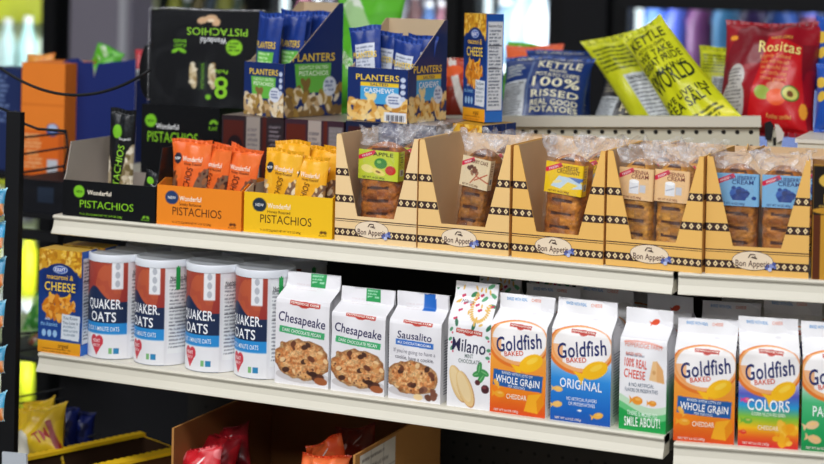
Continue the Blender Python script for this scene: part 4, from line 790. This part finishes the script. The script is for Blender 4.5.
# ================================================================== chip bags on the top ledge
def kettle_narrow(bg, ink, big, pale, seed, nut=False):
    a = Art(11, 24, 6, bg); a.fill(a.noise(5, seed) > .6, pale, .3); a.fill(a.rc(0, 22.8, 11, 24), bg).lines(.6, 10.4, 22.9, 23.7, .5, ink, 3)
    if nut:
        a.fill(a.rc(4.0, 1, 9.8, 15.5), 'cfd4d8').text('Nutrition Facts', 6.9, 14.7, .8, '26262a', 4.8).lines(4.2, 9.6, 1.3, 14, .75, '50525a', seed, .45, .9); a.lines(1, 10, 16.4, 21.6, .9, ink, seed + 1, .5, .9); return a
    a.text('KETTLE', 5.5, 20.6, 2.1, ink, 8.6, 0, 2.5).text('POTATO CHIPS', 5.5, 18.6, .7, ink, 7, 0, 1); y = 17.2
    for st, h in big: a.text(st, 5.5, y, h, ink, min(9.6, h * len(st) * .9), 0, 2); y -= h * 1.12 + .35
    a.fill(a.rc(.4, 1, 10.6, 4.4), 'f0ea40').lines(.8, 10, 1.2, 4.2, .8, ink, seed + 4, .5, .9); a.fill(a.rc(.2, 1, .35, 22.5), 'f0f2d0'); return a
def kettle(bg, ink, big, pale, seed, extra=None):
    a = Art(18, 24, 6, bg); a.fill(a.noise(6, seed) > .6, pale, .25)
    a.fill(a.rc(0, 22.6, 18, 24), bg).text('NON-GMO  CERTIFIED  KETTLE COOKED', 9, 23.1, .5, ink, 13, 0, .5)
    a.fill(a.rc(6.4, 1, 6.6, 22.5), 'dfe4ea', .8)
    a.fill(a.rc(.5, 2, 6.0, 15.5), 'cfd4d8').text('Nutrition Facts', 3.2, 14.7, .8, '26262a', 4.8).lines(.8, 5.6, 2.3, 14, .75, '50525a', seed, .45, .9); a.lines(.8, 5.8, 16.2, 20.5, 1.0, ink, seed + 1, .5, .8)
    a.text('KETTLE', 12.3, 20.2, 2.2, ink, 8.6, 0, 2.5).text('BRAND', 12.3, 18.3, .7, ink, 3.4, 0, 1).text('POTATO CHIPS', 12.3, 16.9, 1.1, ink, 8.6, 0, 1)
    y = 14.6
    for st, h in big: a.text(st, 12.3, y, h, ink, min(9.5, h * len(st) * .9), 0, 2); y -= h * 1.3
    a.lines(7.5, 17, max(y - 3, 1), y, .8, ink, seed + 4, .5, .8); return a
kb = kettle('0f3070', 'f2ecc8', [('100%', 2.6), ('RISSED', 1.8), ('REAL GOOD', 1.4), ('POTATOES', 1.4)], '0e2c68', 3)
kd = kettle('221e20', 'd8cba0', [('KRINKLE', 1.6), ('PEPPER', 2.2), ('& SALT', 1.8)], '4a4446', 5)
ky = kettle_narrow('d4d81a', '2a3410', [('WE TAKE', 1.3), ('GREAT PRIDE', 1.5), ('IN MAKING', 1.1), ('WORLD', 3.0), ('WE LIVE IN', 1.1), ('SEA SALT', 1.6)], 'e8e636', 7)
kk2 = kettle_narrow('cdd21c', '3a4410', [], 'e0e038', 9, True)
bag_px('chip_bag', 'dark blue chip bag beside the upright macaroni box', 'chip bag', (492, 140), (584, 141), (496, 58), 2.92, 3.0, .07, kb, '1b4a9a', 3, crimp=.05)
bag_px('chip_bag', 'dark blue chip bag lying across behind the front blue one', 'chip bag', (523, 126), (592, 128), (520, 50), 3.08, 3.10, .05, kb, '1b4a9a', 13)
bag_px('chip_bag', 'charcoal chip bag slumped between the blue and yellow-green bags', 'chip bag', (578, 150), (648, 168), (566, 60), 2.99, 3.08, .06, kd, '2e2a2c', 5)
bag_px('chip_bag', 'yellow-green chip bag leaning left under the tall one', 'chip bag', (655, 160), (715, 150), (580, 42), 2.97, 3.06, .05, kk2, 'd3d61e', 6, slump=True)
bag_px('chip_bag', 'tall yellow-green chip bag with dense black lettering, tilted', 'chip bag', (690, 154), (744, 118), (622, 40), 2.90, 2.99, .07, ky, 'd8dc1c', 7, taper=.25, slump=True)
bag_px('chip_bag', 'yellow-green chip bag partly hidden behind the tall tilted one', 'chip bag', (696, 132), (742, 134), (686, 46), 3.12, 3.14, .05, kk2, 'd3d61e', 8)
def red_art():
    a = Art(20, 24, 6, '9c0c20'); a.fill(a.noise(5, 3) > .5, '6c0a1c', .6); a.fill(a.pg([(6.5, 1), (19, 1), (17, 18), (10, 20)]), 'd0121c', .95)
    a.text('Rositas', 12.6, 17.3, 2.3, 'f4e08a', 8.6, 0, 2.5); a.text('WHITE CORN', 12.6, 19.6, .7, 'f0b050', 4.6)
    for k in range(5): a.text(['Lightly Salted', 'made with sea salt', 'the flavorful one', 'corn tortilla chips', 'stone ground'][k], 12.0, 15.2 - k * 1.15, .8, 'f4a058', 6.4 - .3 * k, 0, .5)
    a.fill(a.el(10.0, 7.6, 1.6, 1.4), 'a8c050').fill(a.el(12.6, 9.2, 2.0, 1.0), 'e08a70').fill(a.el(12.8, 7.0, 2.0, 1.7), 'f0602c').fill(a.el(15.6, 8.0, 1.8, 1.6), '4a7a28').fill(a.el(15.6, 8.0, 1.5, 1.3), 'dcd870').fill(a.el(15.6, 7.9, .6, .6), '7a4a20')
    a.fill(a.el(3.4, 6, 2.7, 4.6) | a.el(3.8, 11, 1.9, 2.6), 'c4c0bc').lines(1.4, 5.4, 2.2, 12.6, .7, '5a5658', 3); a.text('Kosher certified', 13.5, 3.3, .8, 'f4b060', 5)
    a.fill(a.el(2.2, 19.5, .9, .6) | a.el(18.2, 5, .8, 1.6), 'f0a030'); return a
bag_px('chip_bag', 'large shiny red chip bag with yellow lettering and pictured vegetables', 'chip bag', (712, 134), (815, 140), (708, 20), 2.96, 3.04, .09, red_art(), '9a1226', 21, wr=1.5)
yb = Art(12, 14, 6, '1c52b4'); yb.blobs(yb.rc(1, 6, 11, 13), 12, .9, 1.6, [hx('f0b81e'), hx('e8a818'), hx('f7cc44')], 3, .8); yb.fill(yb.Y > 13.4, '3a6ac8')
bag_px('snack_bag', 'blue bag with yellow shapes at the right edge, upper', 'snack bag', (813, 90), (868, 92), (811, 17), 3.02, 3.04, .05, yb, '1c52b4', 22)
bag_px('snack_bag', 'blue bag with yellow shapes at the right edge, lower', 'snack bag', (813, 131), (866, 133), (812, 64), 2.94, 2.96, .05, yb, '1c52b4', 23)
gb = Art(14, 18, 6, '5cb82c'); gb.fill(gb.rr(8, 10, 8, 1.6, -.9), 'dfe8d8').fill(gb.noise(5, 3) > .6, '4aa020', .4).text('ORIGINAL', 6, 6, 1.4, 'eaf6d8', 8, -.6)
bag_px('snack_bag', 'bright green bag leaning between the two nut cartons', 'snack bag', (318, 116), (392, 112), (312, -8), 2.86, 2.98, .06, gb, '58b02a', 24)
bag_px('snack_bag', 'bright green bag tip behind the slanted nut carton', 'snack bag', (258, 124), (330, 122), (250, 16), 2.86, 2.92, .05, gb, '7cc83a', 25)
ob = Art(12, 16, 6, 'b83a1c'); ob.fill(ob.rc(0, 0, 12, 8), '7a2414').fill(ob.rr(5, 8, 1, 9, .4), 'd8d0c8').fill(ob.el(3, 12, 3, 1.5), 'e8602c')
bag_px('snack_bag', 'red and brown bag between cashew carton and upright macaroni box', 'snack bag', (436, 120), (486, 122), (437, 58), 2.84, 2.88, .05, ob, '9a3018', 26)
rb = Art(12, 10, 6, 'd8502c'); rb.fill(rb.rc(0, 4, 12, 10), 'e8683a')
bag_px('snack_bag', 'red-orange bag edge peeking over the blue chip bag', 'snack bag', (500, 112), (560, 112), (503, 46), 3.12, 3.16, .04, rb, 'd8502c', 27)
bag_px('snack_bag', 'green bag corner peeking left of the blue chip bags', 'snack bag', (498, 100), (545, 108), (503, 40), 3.19, 3.2, .04, gb, '5cb82c', 28)
gbk = mat('ledge_support', .6)
# ================================================================== boxes on the wire rack at the left
BK = hx('0e0f12')
rk = thing('wire_rack', 'black wire rack with a thick post at the left edge', 'rack', TM(at(11.5, 440, 2.30) * 1.0))
rkO = rk.matrix_world.translation.copy()
def part_tube(name, pts, r, col=BK): mb = MB(); mb.tube([tuple(Vector(p) - rkO) for p in pts], r, col, 8); return mb.build(name, DARK, rk)
def pbox(name, px0, px1, Y, z0, z1, dep=.02):
    A = at(px0, 232, Y); B = at(px1, 232, Y); mb = MB(); mb.box(A.x - rkO.x, B.x - rkO.x, Y - rkO.y, Y - rkO.y + dep, z0 - rkO.z, z1 - rkO.z, BK); return mb.build(name, DARK, rk)
pbox('post', 4, 18, 2.30, 0, at(12, 112, 2.30).z, .012)
def wire(pts, r=.0022, Yn=2.45, name='wire'): return part_tube(name, [at(x, y, Yn if len(q) == 2 else q[2]) for q in pts for (x, y) in [q[:2]]], r)
cv = []
for k in range(21):
    u = k / 20; x = -8 + u * 158; y = 62 + 60 * u * 1.0 - 62 * u * u + (-0) ; y = 62 + 116 * u * (1 - u) + 8 * u; cv.append((x, y))
wire(cv, .0026, 2.36)
cv2 = [( -8 + 20 * u * 5.2, 100 + 46 * math.sin(min(u, 1) * 1.5) - 4 * u) for u in [k / 16 for k in range(17)]]
wire([(0, 108), (12, 113), (25, 124), (38, 129), (66, 131)], .0024, 2.38)
wire([(8, 139), (66, 133)], .0020, 2.60); wire([(12, 156), (68, 147)], .0020, 2.60); wire([(14, 174), (64, 166)], .0024, 2.60); wire([(66, 131), (68, 150), (64, 168), (66, 185)], .0022, 2.60)
for ys, yn in ((334, 330), (352, 344), (398, 388), (404, 398), (440, 430)): wire([(14, ys), (64, yn)], .0018, 2.62)
wire([(16, 452), (75, 440), (100, 434)], .0022, 2.62)
pbox('crossbar', 12, 58, 2.62, at(20, 239, 2.62).z, at(20, 230, 2.62).z); 
def rack_box(label, px0, px1, py, ptop, Y, a, col, dep=.07, phi=0, name='snack_box', ztop=None):
    A = at(px0, py, Y); B = at(px1, py, Y); z1 = at((px0 + px1) / 2, ptop, Y).z; w = B.x - A.x; h = z1 - A.z; mb = MB()
    a.emit(mb, lambda X, Y_, l: np.stack([X * w * 100 / a.w, -l + 0 * X, Y_ * h * 100 / a.h], -1), .0005); mb.box(0, w, .0005, dep, 0, h, hx(col)); return tag(mb.build(name, CARD, None, TM(A)), label, 'box')
a = Art(6, 16, 5, '1c2c5c'); a.lines(.5, 4, 8, 15, .7, '8aa0cc', 3); a.fill(a.el(5, 5, .9, .9), '8cbf3a').fill(a.el(5, 9, .9, .7), 'e8c030').fill(a.el(5, 2.6, .8, 1), 'd0d8e8'); a.blobs(a.rc(3, 0, 6, 1.6), 10, .4, .7, [hx('e0a848')], 3)
rack_box('dark blue box behind the rack post at the left edge', -14, 19, 178, 68, 2.84, a, '1c2c5c')
# orange carton with torn lid
a = Art(9, 18, 6, 'f0842a'); a.fill(a.rc(0, 0, 9, 7.4), 'e06418', .8).fill(a.rc(0, 11.3, 9, 11.6), 'e07420').lines(.8, 4.8, 1.2, 6.8, .62, 'f8c890', 3, .5, .9); a.fill(a.el(6.6, 7.6, 1.3, 1.0), '2a4a90').fill(a.el(6.6, 7.9, 1.0, .6), 'b8c8e8').fill(a.rc(5.6, .7, 7.8, 3), 'c8ccd4').fill(a.rc(7.9, 0, 9, 6.8), 'b04a10', .5)
rack_box('orange box on the wire rack at the left', 20, 63, 176, 63, 2.80, a, 'e87a22', .12)
def zig(name, label, Y, pts, base, col, back=None, th=.0016, cat='carton', dep=.10):
    up = [at(x, y, Y) for x, y in pts]; z0 = at(pts[0][0], base, Y).z; O = Vector((up[0].x, Y, z0)); t = thing(name, label, cat, TM(O)); n = len(up)
    for nm, yy in (('front_panel', 0), ('back_panel', dep)):
        P = [Vector((p.x - O.x, yy, p.z - z0)) for p in up]; mb = MB()
        for i in range(n - 1):
            mb.prism([(P[i].x, yy, 0), (P[i + 1].x, yy, 0), P[i + 1], P[i]], (0, th, 0), hx(col), hx(back or col), hx('d8cfc0'))
        mb.build(nm, CARD, t)
    w = up[-1].x - O.x; h = min(p.z for p in up) - z0; mb = MB(); mb.box(0, th, th, dep, 0, h, hx(col)); mb.box(w - th, w, th, dep, 0, h, hx(col)); mb.box(0, w, th, dep, 0, .002, hx(col)); mb.build('side_panels', CARD, t); return t
zig('snack_carton', 'dark blue torn-open carton beside the orange box', 2.84, [(63, 62), (70, 59), (79, 58), (83, 62), (93, 62), (94, 78), (98, 64), (112, 62), (125, 61), (136, 59)], 176, '16286c')
a = Art(10, 4, 6, 'f4a040'); a.blobs(a.rc(0, 0, 10, 4), 20, .3, .7, [hx('f8c078'), hx('e07828')], 3)
bag_px('snack_bag', 'orange bag tip rising out of the orange box', 'snack bag', (24, 72), (54, 72), (23, 54), 2.93, 2.94, .03, a, 'f0903a', 31)
bag_px('snack_bag', 'green bag tip rising out of the dark blue carton', 'snack bag', (86, 100), (122, 80), (80, 72), 2.88, 2.89, .03, gb, '1f9a3a', 32)
bag_px('snack_bag', 'bright green pointed bag corner above the dark blue carton', 'snack bag', (90, 62), (118, 74), (100, 43), 2.915, 2.92, .02, gb, '2fae3a', 33)
a = Art(6, 10, 5, 'c8404a'); a.fill(a.Y < 6, 'dfe4ea')
bag_px('snack_bag', 'red and white bag edge left of the upside-down pistachio box', 'snack bag', (134, 100), (150, 100), (135, 50), 2.88, 2.89, .03, a, 'b8303a', 34)
# black cylinder thing behind
A = at(147, 82, 2.69); A.z = zT + .0525; mb = MB(); th = np.linspace(0, 2 * PI, 28); 
P = np.array([[[.020 * math.cos(q) * k, .02 * 0 + z, .052 * math.sin(q) * k] for q in th] for k, z in ((.01, 0), (.9, 0), (1, .004), (1, .05), (.01, .05))]); mb.grid(P, hx('0c0d10')); tag(mb.build('round_tin', DARK, None, TM(A)), 'round black tin standing left of the upside-down pistachio box', 'tin')
# dark carton under the wire basket
a = Art(8, 8, 5, '0d0f16'); a.fill(a.rc(3.6, 3, 6.0, 6.4), '202c3e')
rack_box('black box with a small blue-grey patch under the orange box', 14, 66, 213, 180, 2.66, a, '0b0c12', .16)
# ================================================================== bottom shelf, cartons in shadow
zB = .56
def box_carton(name, label, pxa, pxb, ypx, Yf, dep, z0, ang, col, inn, rim=None, hpx=None):
    A = at(pxa, ypx, Yf); B = at(pxb, ypx, Yf); w = B.x - A.x; h = A.z - z0; T = .004; M = TM((A.x, Yf, z0), ang); t = thing(name, label, 'carton', M); c, i_ = hx(col), hx(inn); r = hx(rim or col)
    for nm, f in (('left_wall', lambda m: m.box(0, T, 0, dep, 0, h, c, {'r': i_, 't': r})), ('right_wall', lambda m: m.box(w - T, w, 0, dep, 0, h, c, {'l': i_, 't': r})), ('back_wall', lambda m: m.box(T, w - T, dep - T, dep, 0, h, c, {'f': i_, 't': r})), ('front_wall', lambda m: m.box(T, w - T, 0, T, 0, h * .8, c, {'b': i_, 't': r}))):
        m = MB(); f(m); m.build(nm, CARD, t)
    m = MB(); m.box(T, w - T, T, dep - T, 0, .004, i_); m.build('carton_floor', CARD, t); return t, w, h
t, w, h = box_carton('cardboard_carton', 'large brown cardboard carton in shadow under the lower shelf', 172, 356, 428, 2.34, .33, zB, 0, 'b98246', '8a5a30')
wa = Art(10, 8, 6, 'e0d8cc'); wa.lines(.6, 9.4, .6, 7.4, 1.1, '8a827a', 4, .35, .9); wa.fill(wa.rc(3, 0, 3.1, 8) | wa.rc(6.6, 0, 6.7, 8) | wa.rc(0, 5, 10, 5.1), '8a827a')
t.children[1].scale.z = .62
m = MB(); m.box(w, w + .0005, .012, .15, h - .13, h, hx('b98246')); wa.emit(m, lambda X, Y_, l: np.stack([w + .0006 + l + 0 * X, .015 + X * 1.3, h - .115 + Y_ * 1.38], -1), .0003); m.build('printed_flap', PAPER, t)
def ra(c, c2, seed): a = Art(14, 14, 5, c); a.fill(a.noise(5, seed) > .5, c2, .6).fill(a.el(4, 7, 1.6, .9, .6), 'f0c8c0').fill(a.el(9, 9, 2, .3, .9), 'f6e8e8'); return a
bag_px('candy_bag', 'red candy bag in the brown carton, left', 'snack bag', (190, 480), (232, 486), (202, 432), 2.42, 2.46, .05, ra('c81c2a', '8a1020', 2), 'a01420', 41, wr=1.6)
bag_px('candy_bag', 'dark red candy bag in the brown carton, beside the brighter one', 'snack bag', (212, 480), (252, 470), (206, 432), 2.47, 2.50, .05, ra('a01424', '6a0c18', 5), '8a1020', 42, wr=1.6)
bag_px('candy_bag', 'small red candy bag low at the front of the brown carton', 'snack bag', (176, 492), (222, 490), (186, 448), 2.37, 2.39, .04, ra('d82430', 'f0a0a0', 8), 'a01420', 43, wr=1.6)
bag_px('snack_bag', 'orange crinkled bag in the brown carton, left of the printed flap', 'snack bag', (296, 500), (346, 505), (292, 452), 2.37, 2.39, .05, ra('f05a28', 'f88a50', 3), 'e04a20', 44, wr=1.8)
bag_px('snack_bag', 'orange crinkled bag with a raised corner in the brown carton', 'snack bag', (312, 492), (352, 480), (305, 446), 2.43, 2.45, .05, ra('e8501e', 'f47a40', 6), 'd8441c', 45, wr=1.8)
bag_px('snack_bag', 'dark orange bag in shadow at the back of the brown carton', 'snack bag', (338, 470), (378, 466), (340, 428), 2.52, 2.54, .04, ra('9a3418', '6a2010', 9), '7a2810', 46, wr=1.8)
t, w, h = box_carton('snack_tray', 'brown tray with yellow rims at the bottom left', 14, 78, 462, 2.34, .26, zB, math.radians(-22), '5a3a20', '3a2618', 'f0c020')
for (x0_, x1_, nm) in ((-.006, .010, 'yellow_rim'), (w - .016, w + .006, 'yellow_rim')):
    m = MB(); n = 40
    for k in range(n): y0 = .26 * k / n; m.box(x0_ - (.0025 if k % 2 else 0), x1_, y0, y0 + .26 / n, h + .0002, h + .006, hx('f2c41a'))
    m.build(nm, CARD, t)
ya2 = Art(14, 16, 5, 'd8b41c'); ya2.fill(ya2.noise(5, 3) > .55, 'b8921a', .5).fill(ya2.el(4, 6, 2.5, 3.6, .4), 'd8d4c4').text('TM', 10, 7, 3, 'a82418', 3.4, .5, 2).fill(ya2.rr(12.5, 7, .6, 4, .3), '8a1c18')
bag_px('snack_bag', 'yellow bag with red lettering in the tray at the bottom left', 'snack bag', (14, 470), (64, 462), (10, 412), 2.42, 2.46, .06, ya2, 'c8a018', 51, wr=1.5)
bag_px('snack_bag', 'yellow crumpled bag top behind the one with red lettering', 'snack bag', (30, 450), (60, 440), (34, 402), 2.52, 2.54, .05, ya2, 'c8a018', 52, wr=1.8)
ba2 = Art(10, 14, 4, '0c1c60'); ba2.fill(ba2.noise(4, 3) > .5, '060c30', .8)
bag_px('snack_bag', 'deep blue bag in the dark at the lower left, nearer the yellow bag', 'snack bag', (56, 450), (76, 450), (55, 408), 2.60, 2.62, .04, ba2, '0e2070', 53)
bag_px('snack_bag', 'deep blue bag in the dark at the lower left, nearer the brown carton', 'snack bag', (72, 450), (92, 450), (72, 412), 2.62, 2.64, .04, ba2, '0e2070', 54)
# added dark block that keeps the area past the bay end black
A = at(62, 250, 3.05); B = at(205, 250, 3.05)
mb = MB(); mb.box(A.x, B.x, 3.05, 3.5, .0, 1.16, hx('15161b')); 
for k in range(5): mb.box(A.x + .02, B.x - .02, 3.046, 3.0505, .15 + k * .2, .16 + k * .2, hx('2a2c33'))
filler = tag(mb.build('dark_filler', DARK), 'added dark block filling the black area beyond the left end of the shelving', 'backing block')
pbox('rack_deck', -20, 150, 2.79, at(50, 181, 2.8).z, at(50, 176.5, 2.8).z, .2); pbox('rack_deck', -20, 70, 2.65, at(40, 218, 2.66).z, at(40, 213.5, 2.66).z, .16)
# green produce bags seen through the rack
for i, (bl, br, tl, c, c2, lb) in enumerate([((22, 330), (50, 332), (20, 292), '3a8a34', '8cc84a', 'green bag seen through the rack left of the macaroni box'), ((24, 352), (52, 352), (20, 326), '8a3a28', '5a9a3a', 'red and green bag low behind the rack'), ((30, 320), (62, 322), (34, 296), '2f7a30', '5ab04a', 'second green bag behind the rack, nearer the macaroni box')]):
    a = Art(8, 10, 5, c); a.fill(a.noise(5, i + 3) > .5, c2, .8); a.fill(a.noise(9, i + 13) > .75, 'e8f0d8', .6)
    bag_px('produce_bag', lb, 'snack bag', bl, br, tl, 2.95 + .06 * i, 3.0 + .06 * i, .05, a, c, 70 + i, wr=1.6)
A = at(18, 353, 2.92); B = at(70, 353, 2.92); mb = MB(); mb.box(A.x - .1, B.x, 2.90, 3.2, A.z - .01, A.z - .002, hx('1a1c20')); tag(mb.build('rack_shelf', DARK), 'dark narrow shelf behind the rack holding green bags', 'shelf')
# blue packs hanging at the very left edge
for i, (y, c) in enumerate([(188, '1f7fa8'), (222, '1f8fc0'), (258, '1f7fa8'), (300, '2488b0'), (345, '1f80a8'), (392, '2a90b8')]):
    a = Art(6, 7, 4, c); a.fill(a.pg([(0, 0), (6, 0), (6, 3.0), (0, 1)]), 'c8742c').fill(a.Y > 6.2, '9ad0e4')
    bag_px('hanging_pack', 'teal and orange pack at the left edge, %s of the hanging column' % ['topmost', 'second from the top', 'third from the top', 'third from the bottom', 'second from the bottom', 'lowest'][i], 'snack pack', (-22, y + 33), (4, y + 28), (-20, y + 4), 2.14, 2.16, .02, a, c, 80 + i, 'teal packs at the left edge')
A = at(8, 456, 2.2); mb = MB(); mb.prism([at(2, 452, 2.25), at(26, 454, 2.25), at(27, 480, 2.25), at(2, 480, 2.25)], (0, .004, 0), hx('c8ced6')); pt_ = mb.build('price_tag', PAPER); pt_.parent = rk; pt_.matrix_parent_inverse = rk.matrix_world.inverted()
# ================================================================== refrigerated cases in the background
YC = 5.2
def seg(px0, px1, Y, z0, z1, dep, col): A = at(px0, 30, Y); B = at(px1, 30, Y); return (A.x, B.x, Y, Y + dep, z0, z1, col)
E1 = emat('cooler_light', hx('dff0f4'), 1.6); E2 = emat('lit_yellow_panel', hx('d8d820'), 1.1); E3 = emat('lamp_tube', hx('f0ffe0'), 4)
def cooler(label, px0, px1, items, backc, lit, st, zs=1.28, YC=5.2):
    A = at(px0, 30, YC); B = at(px1, 30, YC); w = B.x - A.x; t = thing('drinks_cooler', label, 'refrigerator', TM((A.x, YC, 0)), 'glass-door coolers in the background')
    m = MB(); T = .03; m.box(0, w, .5, .55, 0, 2.1, hx(backc)); m.box(0, T, 0, .5, 0, 2.1, BK); m.box(w - T, w, 0, .5, 0, 2.1, BK); m.box(0, w, 0, .55, 2.1, 2.2, BK); m.box(0, w, 0, .5, 0, .12, BK); m.build('cabinet_body', DARK, t)
    m = MB(); f = .05; m.box(0, f, -.04, -.005, .12, 2.1, BK); m.box(w - f, w, -.04, -.005, .12, 2.1, BK); m.box(f, w - f, -.04, -.005, .12, .2, BK); m.box(f, w - f, -.04, -.005, 2.02, 2.1, BK); dr = m.build('door', DARK, t); m = MB(); m.box(w - f - .03, w - f - .01, -.08, -.04, .8, 1.25, hx('9a9ca0')); m.build('door_handle', METAL, dr); m = MB(); m.box(f, w - f, -.026, -.020, .2, 2.02, (.7, .8, .85)); m.build('glass_pane', GLASS, dr)
    m = MB(); 
    for z in (.5, .85, zs): m.box(T, w - T, .03, .48, z, z + .02, hx('c8ccd0'))
    m.build('inner_shelves', METAL, t)
    m = MB(); m.box(f + .01, f + .03, .01, .03, .2, 2.0, (1, 1, 1)); m.build('light_tube', E3 if st else E1, t)
    l = bpy.data.lights.new('cooler_light', 'AREA'); l.shape = 'RECTANGLE'; l.size = .05; l.size_y = 1.8; l.energy = lit; l.color = (.88, .95, 1); o = bpy.data.objects.new('cooler_light', l); C.objects.link(o); o.location = (w - f - .04, .02, 1.1); o.rotation_euler = (PI / 2, 0, math.radians(25)); o.parent = t; l2 = l.copy(); o = bpy.data.objects.new('cooler_light', l2); C.objects.link(o); o.location = (f + .05, .02, 1.1); o.rotation_euler = (PI / 2, 0, math.radians(-25)); o.parent = t
    return t, A, w
def bottle(x, y, z, c, cap, label, r=.035, h=.24, group='bottles in the coolers'):
    m = MB(); th = np.linspace(0, 2 * PI, 14); pr = [(.001, 0), (r, .002), (r, h * .62), (r * .4, h * .85), (r * .36, h * .93)]
    m.grid(np.array([[[q * math.cos(a_), q * math.sin(a_), zz] for a_ in th] for q, zz in pr]), hx(c)); t = thing('drink_bottle', label, 'bottle', TM((x, y, z)), group); m.build('bottle_body', GLOSSC, t)
    m = MB(); m.grid(np.array([[[q * math.cos(a_), q * math.sin(a_), zz] for a_ in th] for q, zz in [(r * .42, h * .92), (r * .42, h), (.001, h)]]), hx(cap)); m.build('cap', GLOSSC, t); return t
def fill_shelf(A, w, z, cols, n, label, rs, cap='e8e8e8', r=.034):
    for k in range(n): bottle(A.x + .08 + (w - .16) * k / max(1, n - 1), A.y + .15, z, cols[k % len(cols)], cap, label + ', number %d along' % (k + 1) if 0 else label, r, rs.uniform(.2, .27))
rs = np.random.RandomState(5)
t, A, w = cooler('yellow-lit glass-door cooler at the far left', -120, 62, 0, 'c8d0a0', 5, 1, 1.17, 4.4)
m = MB(); m.box(.06, w - .06, .40, .42, 1.40, 2.0, hx('b8bc1a')); m.build('yellow_panel', METAL, t)
fill_shelf(A, w, 1.19, ['c8e4e0', 'b0dcd8', 'e0ecd0', 'd0dc60'], 8, 'pale bottle on the top shelf of the far left cooler', rs)
fill_shelf(A, w, .87, ['d8dc20', 'c8d018', 'e8ece0', '9ac030'], 9, 'yellow-green bottle in the far left cooler, middle shelf', rs)
fill_shelf(A, w, .52, ['e0e428', 'd0d820', 'f0f4e8'], 9, 'yellow-green bottle in the far left cooler, lower shelf', rs)
fill_shelf(A, w, .125, ['dfe428', 'a8c830', 'f0f0d8'], 9, 'yellow-green bottle in the far left cooler, bottom shelf', rs)
YP = 4.38; A = at(70, 30, YP); B = at(131, 30, YP); mb = MB(); mb.box(A.x, B.x, YP, YP + .12, 0, 2.4, hx('8c8794')); mb.box(B.x - .035, B.x - .012, YP - .015, YP, 0, 2.4, hx('c4c4cc')); tag(mb.build('grey_pillar', METAL), 'grey panelled pillar behind the orange and blue boxes', 'pillar')
t, A, w = cooler('dim cooler behind the upside-down pistachio box', 134, 262, 0, '2a2c24', .6, 0)
fill_shelf(A, w, 1.30, ['8a8a2a', '3a4a3a', '6a5a2a', '2a3a4a'], 8, 'dim bottle in the cooler behind the pistachio boxes', rs)
t, A, w = cooler('cooler with dark goods behind the nut cartons', 264, 462, 0, '6a6470', 5, 0)
fill_shelf(A, w, 1.30, ['7a4a58', '4a5a7a', '8a8a94', '5a3a3a', '3a5a8a'], 12, 'muted bottle in the cooler behind the nut cartons', rs)
t, A, w = cooler('bright white-blue cooler behind the macaroni box and blue chip bags', 466, 566, 0, 'a8bcc8', 3.5, 0)
fill_shelf(A, w, 1.30, ['7a94a8', '8ea4b4', 'd0dce4', 'dfe8ee'], 4, 'pale bottle in the bright cooler', rs, r=.06)
A = at(568, 30, YC); B = at(612, 30, YC); mb = MB(); mb.box(A.x, B.x, YC - .06, YC + .5, 0, 2.4, hx('121318')); tag(mb.build('dark_pillar', DARK), 'black pillar between the bright cooler and the one at the right', 'pillar')
t, A, w = cooler('cooler of blue and violet goods behind the red chip bag', 616, 880, 0, '7a88b8', 6, 0)
fill_shelf(A, w, 1.30, ['4a6ab0', '3a4a9a', '6a3a6a', '4a88b8', '3a2a5a', '2a4a90', '7a3a50'], 9, 'coloured bottle in the cooler behind the red chip bag', rs, '5a6ac0', .07)
A = at(620, 8, 4.9); B = at(900, 8, 4.9); mb = MB(); mb.box(A.x, B.x, 4.9, 5.1, A.z, A.z + .3, hx('0c0d12')); o = mb.build('cooler_canopy', DARK); tag(o, 'black header over the right cooler', 'cooler header')
# ================================================================== room and light
mb = MB(); mb.box(-9, 6, -4, 7, -.02, 0, hx('8a8680')); struct(mb.build('floor', METAL))
mb = MB(); mb.box(-9, 6, -4, 7, 3.3, 3.32, hx('d8d8d4')); struct(mb.build('ceiling', METAL))
mb = MB(); mb.box(-9, 6, 6.0, 6.05, 0, 3.3, hx('3c3c42')); struct(mb.build('wall_back', METAL))
def area(name, loc, sx, sy, power, rot=(0, 0, 0), col=(.975, .985, 1)):
    l = bpy.data.lights.new(name, 'AREA'); l.shape = 'RECTANGLE'; l.size = sx; l.size_y = sy; l.energy = power; l.color = col
    o = bpy.data.objects.new(name, l); C.objects.link(o); o.location = loc; o.rotation_euler = rot; return o
area('ceiling_lamp_near', (-1.2, .6, 3.25), 4.5, .5, 95, (math.radians(8), 0, 0))
area('ceiling_lamp_front', (-.6, -1.6, 3.2), 4.5, .6, 95, (math.radians(25), 0, 0))
area('ceiling_lamp_back', (-2.5, 4.0, 3.25), 4, .4, 14)
w = bpy.data.worlds.new('world'); bpy.context.scene.world = w; w.use_nodes = True
w.node_tree.nodes['Background'].inputs[0].default_value = (.8, .85, 1, 1); w.node_tree.nodes['Background'].inputs[1].default_value = .12
vs = bpy.context.scene.view_settings; vs.view_transform = 'Standard'; vs.look = 'None'; vs.exposure = 0; vs.gamma = 1
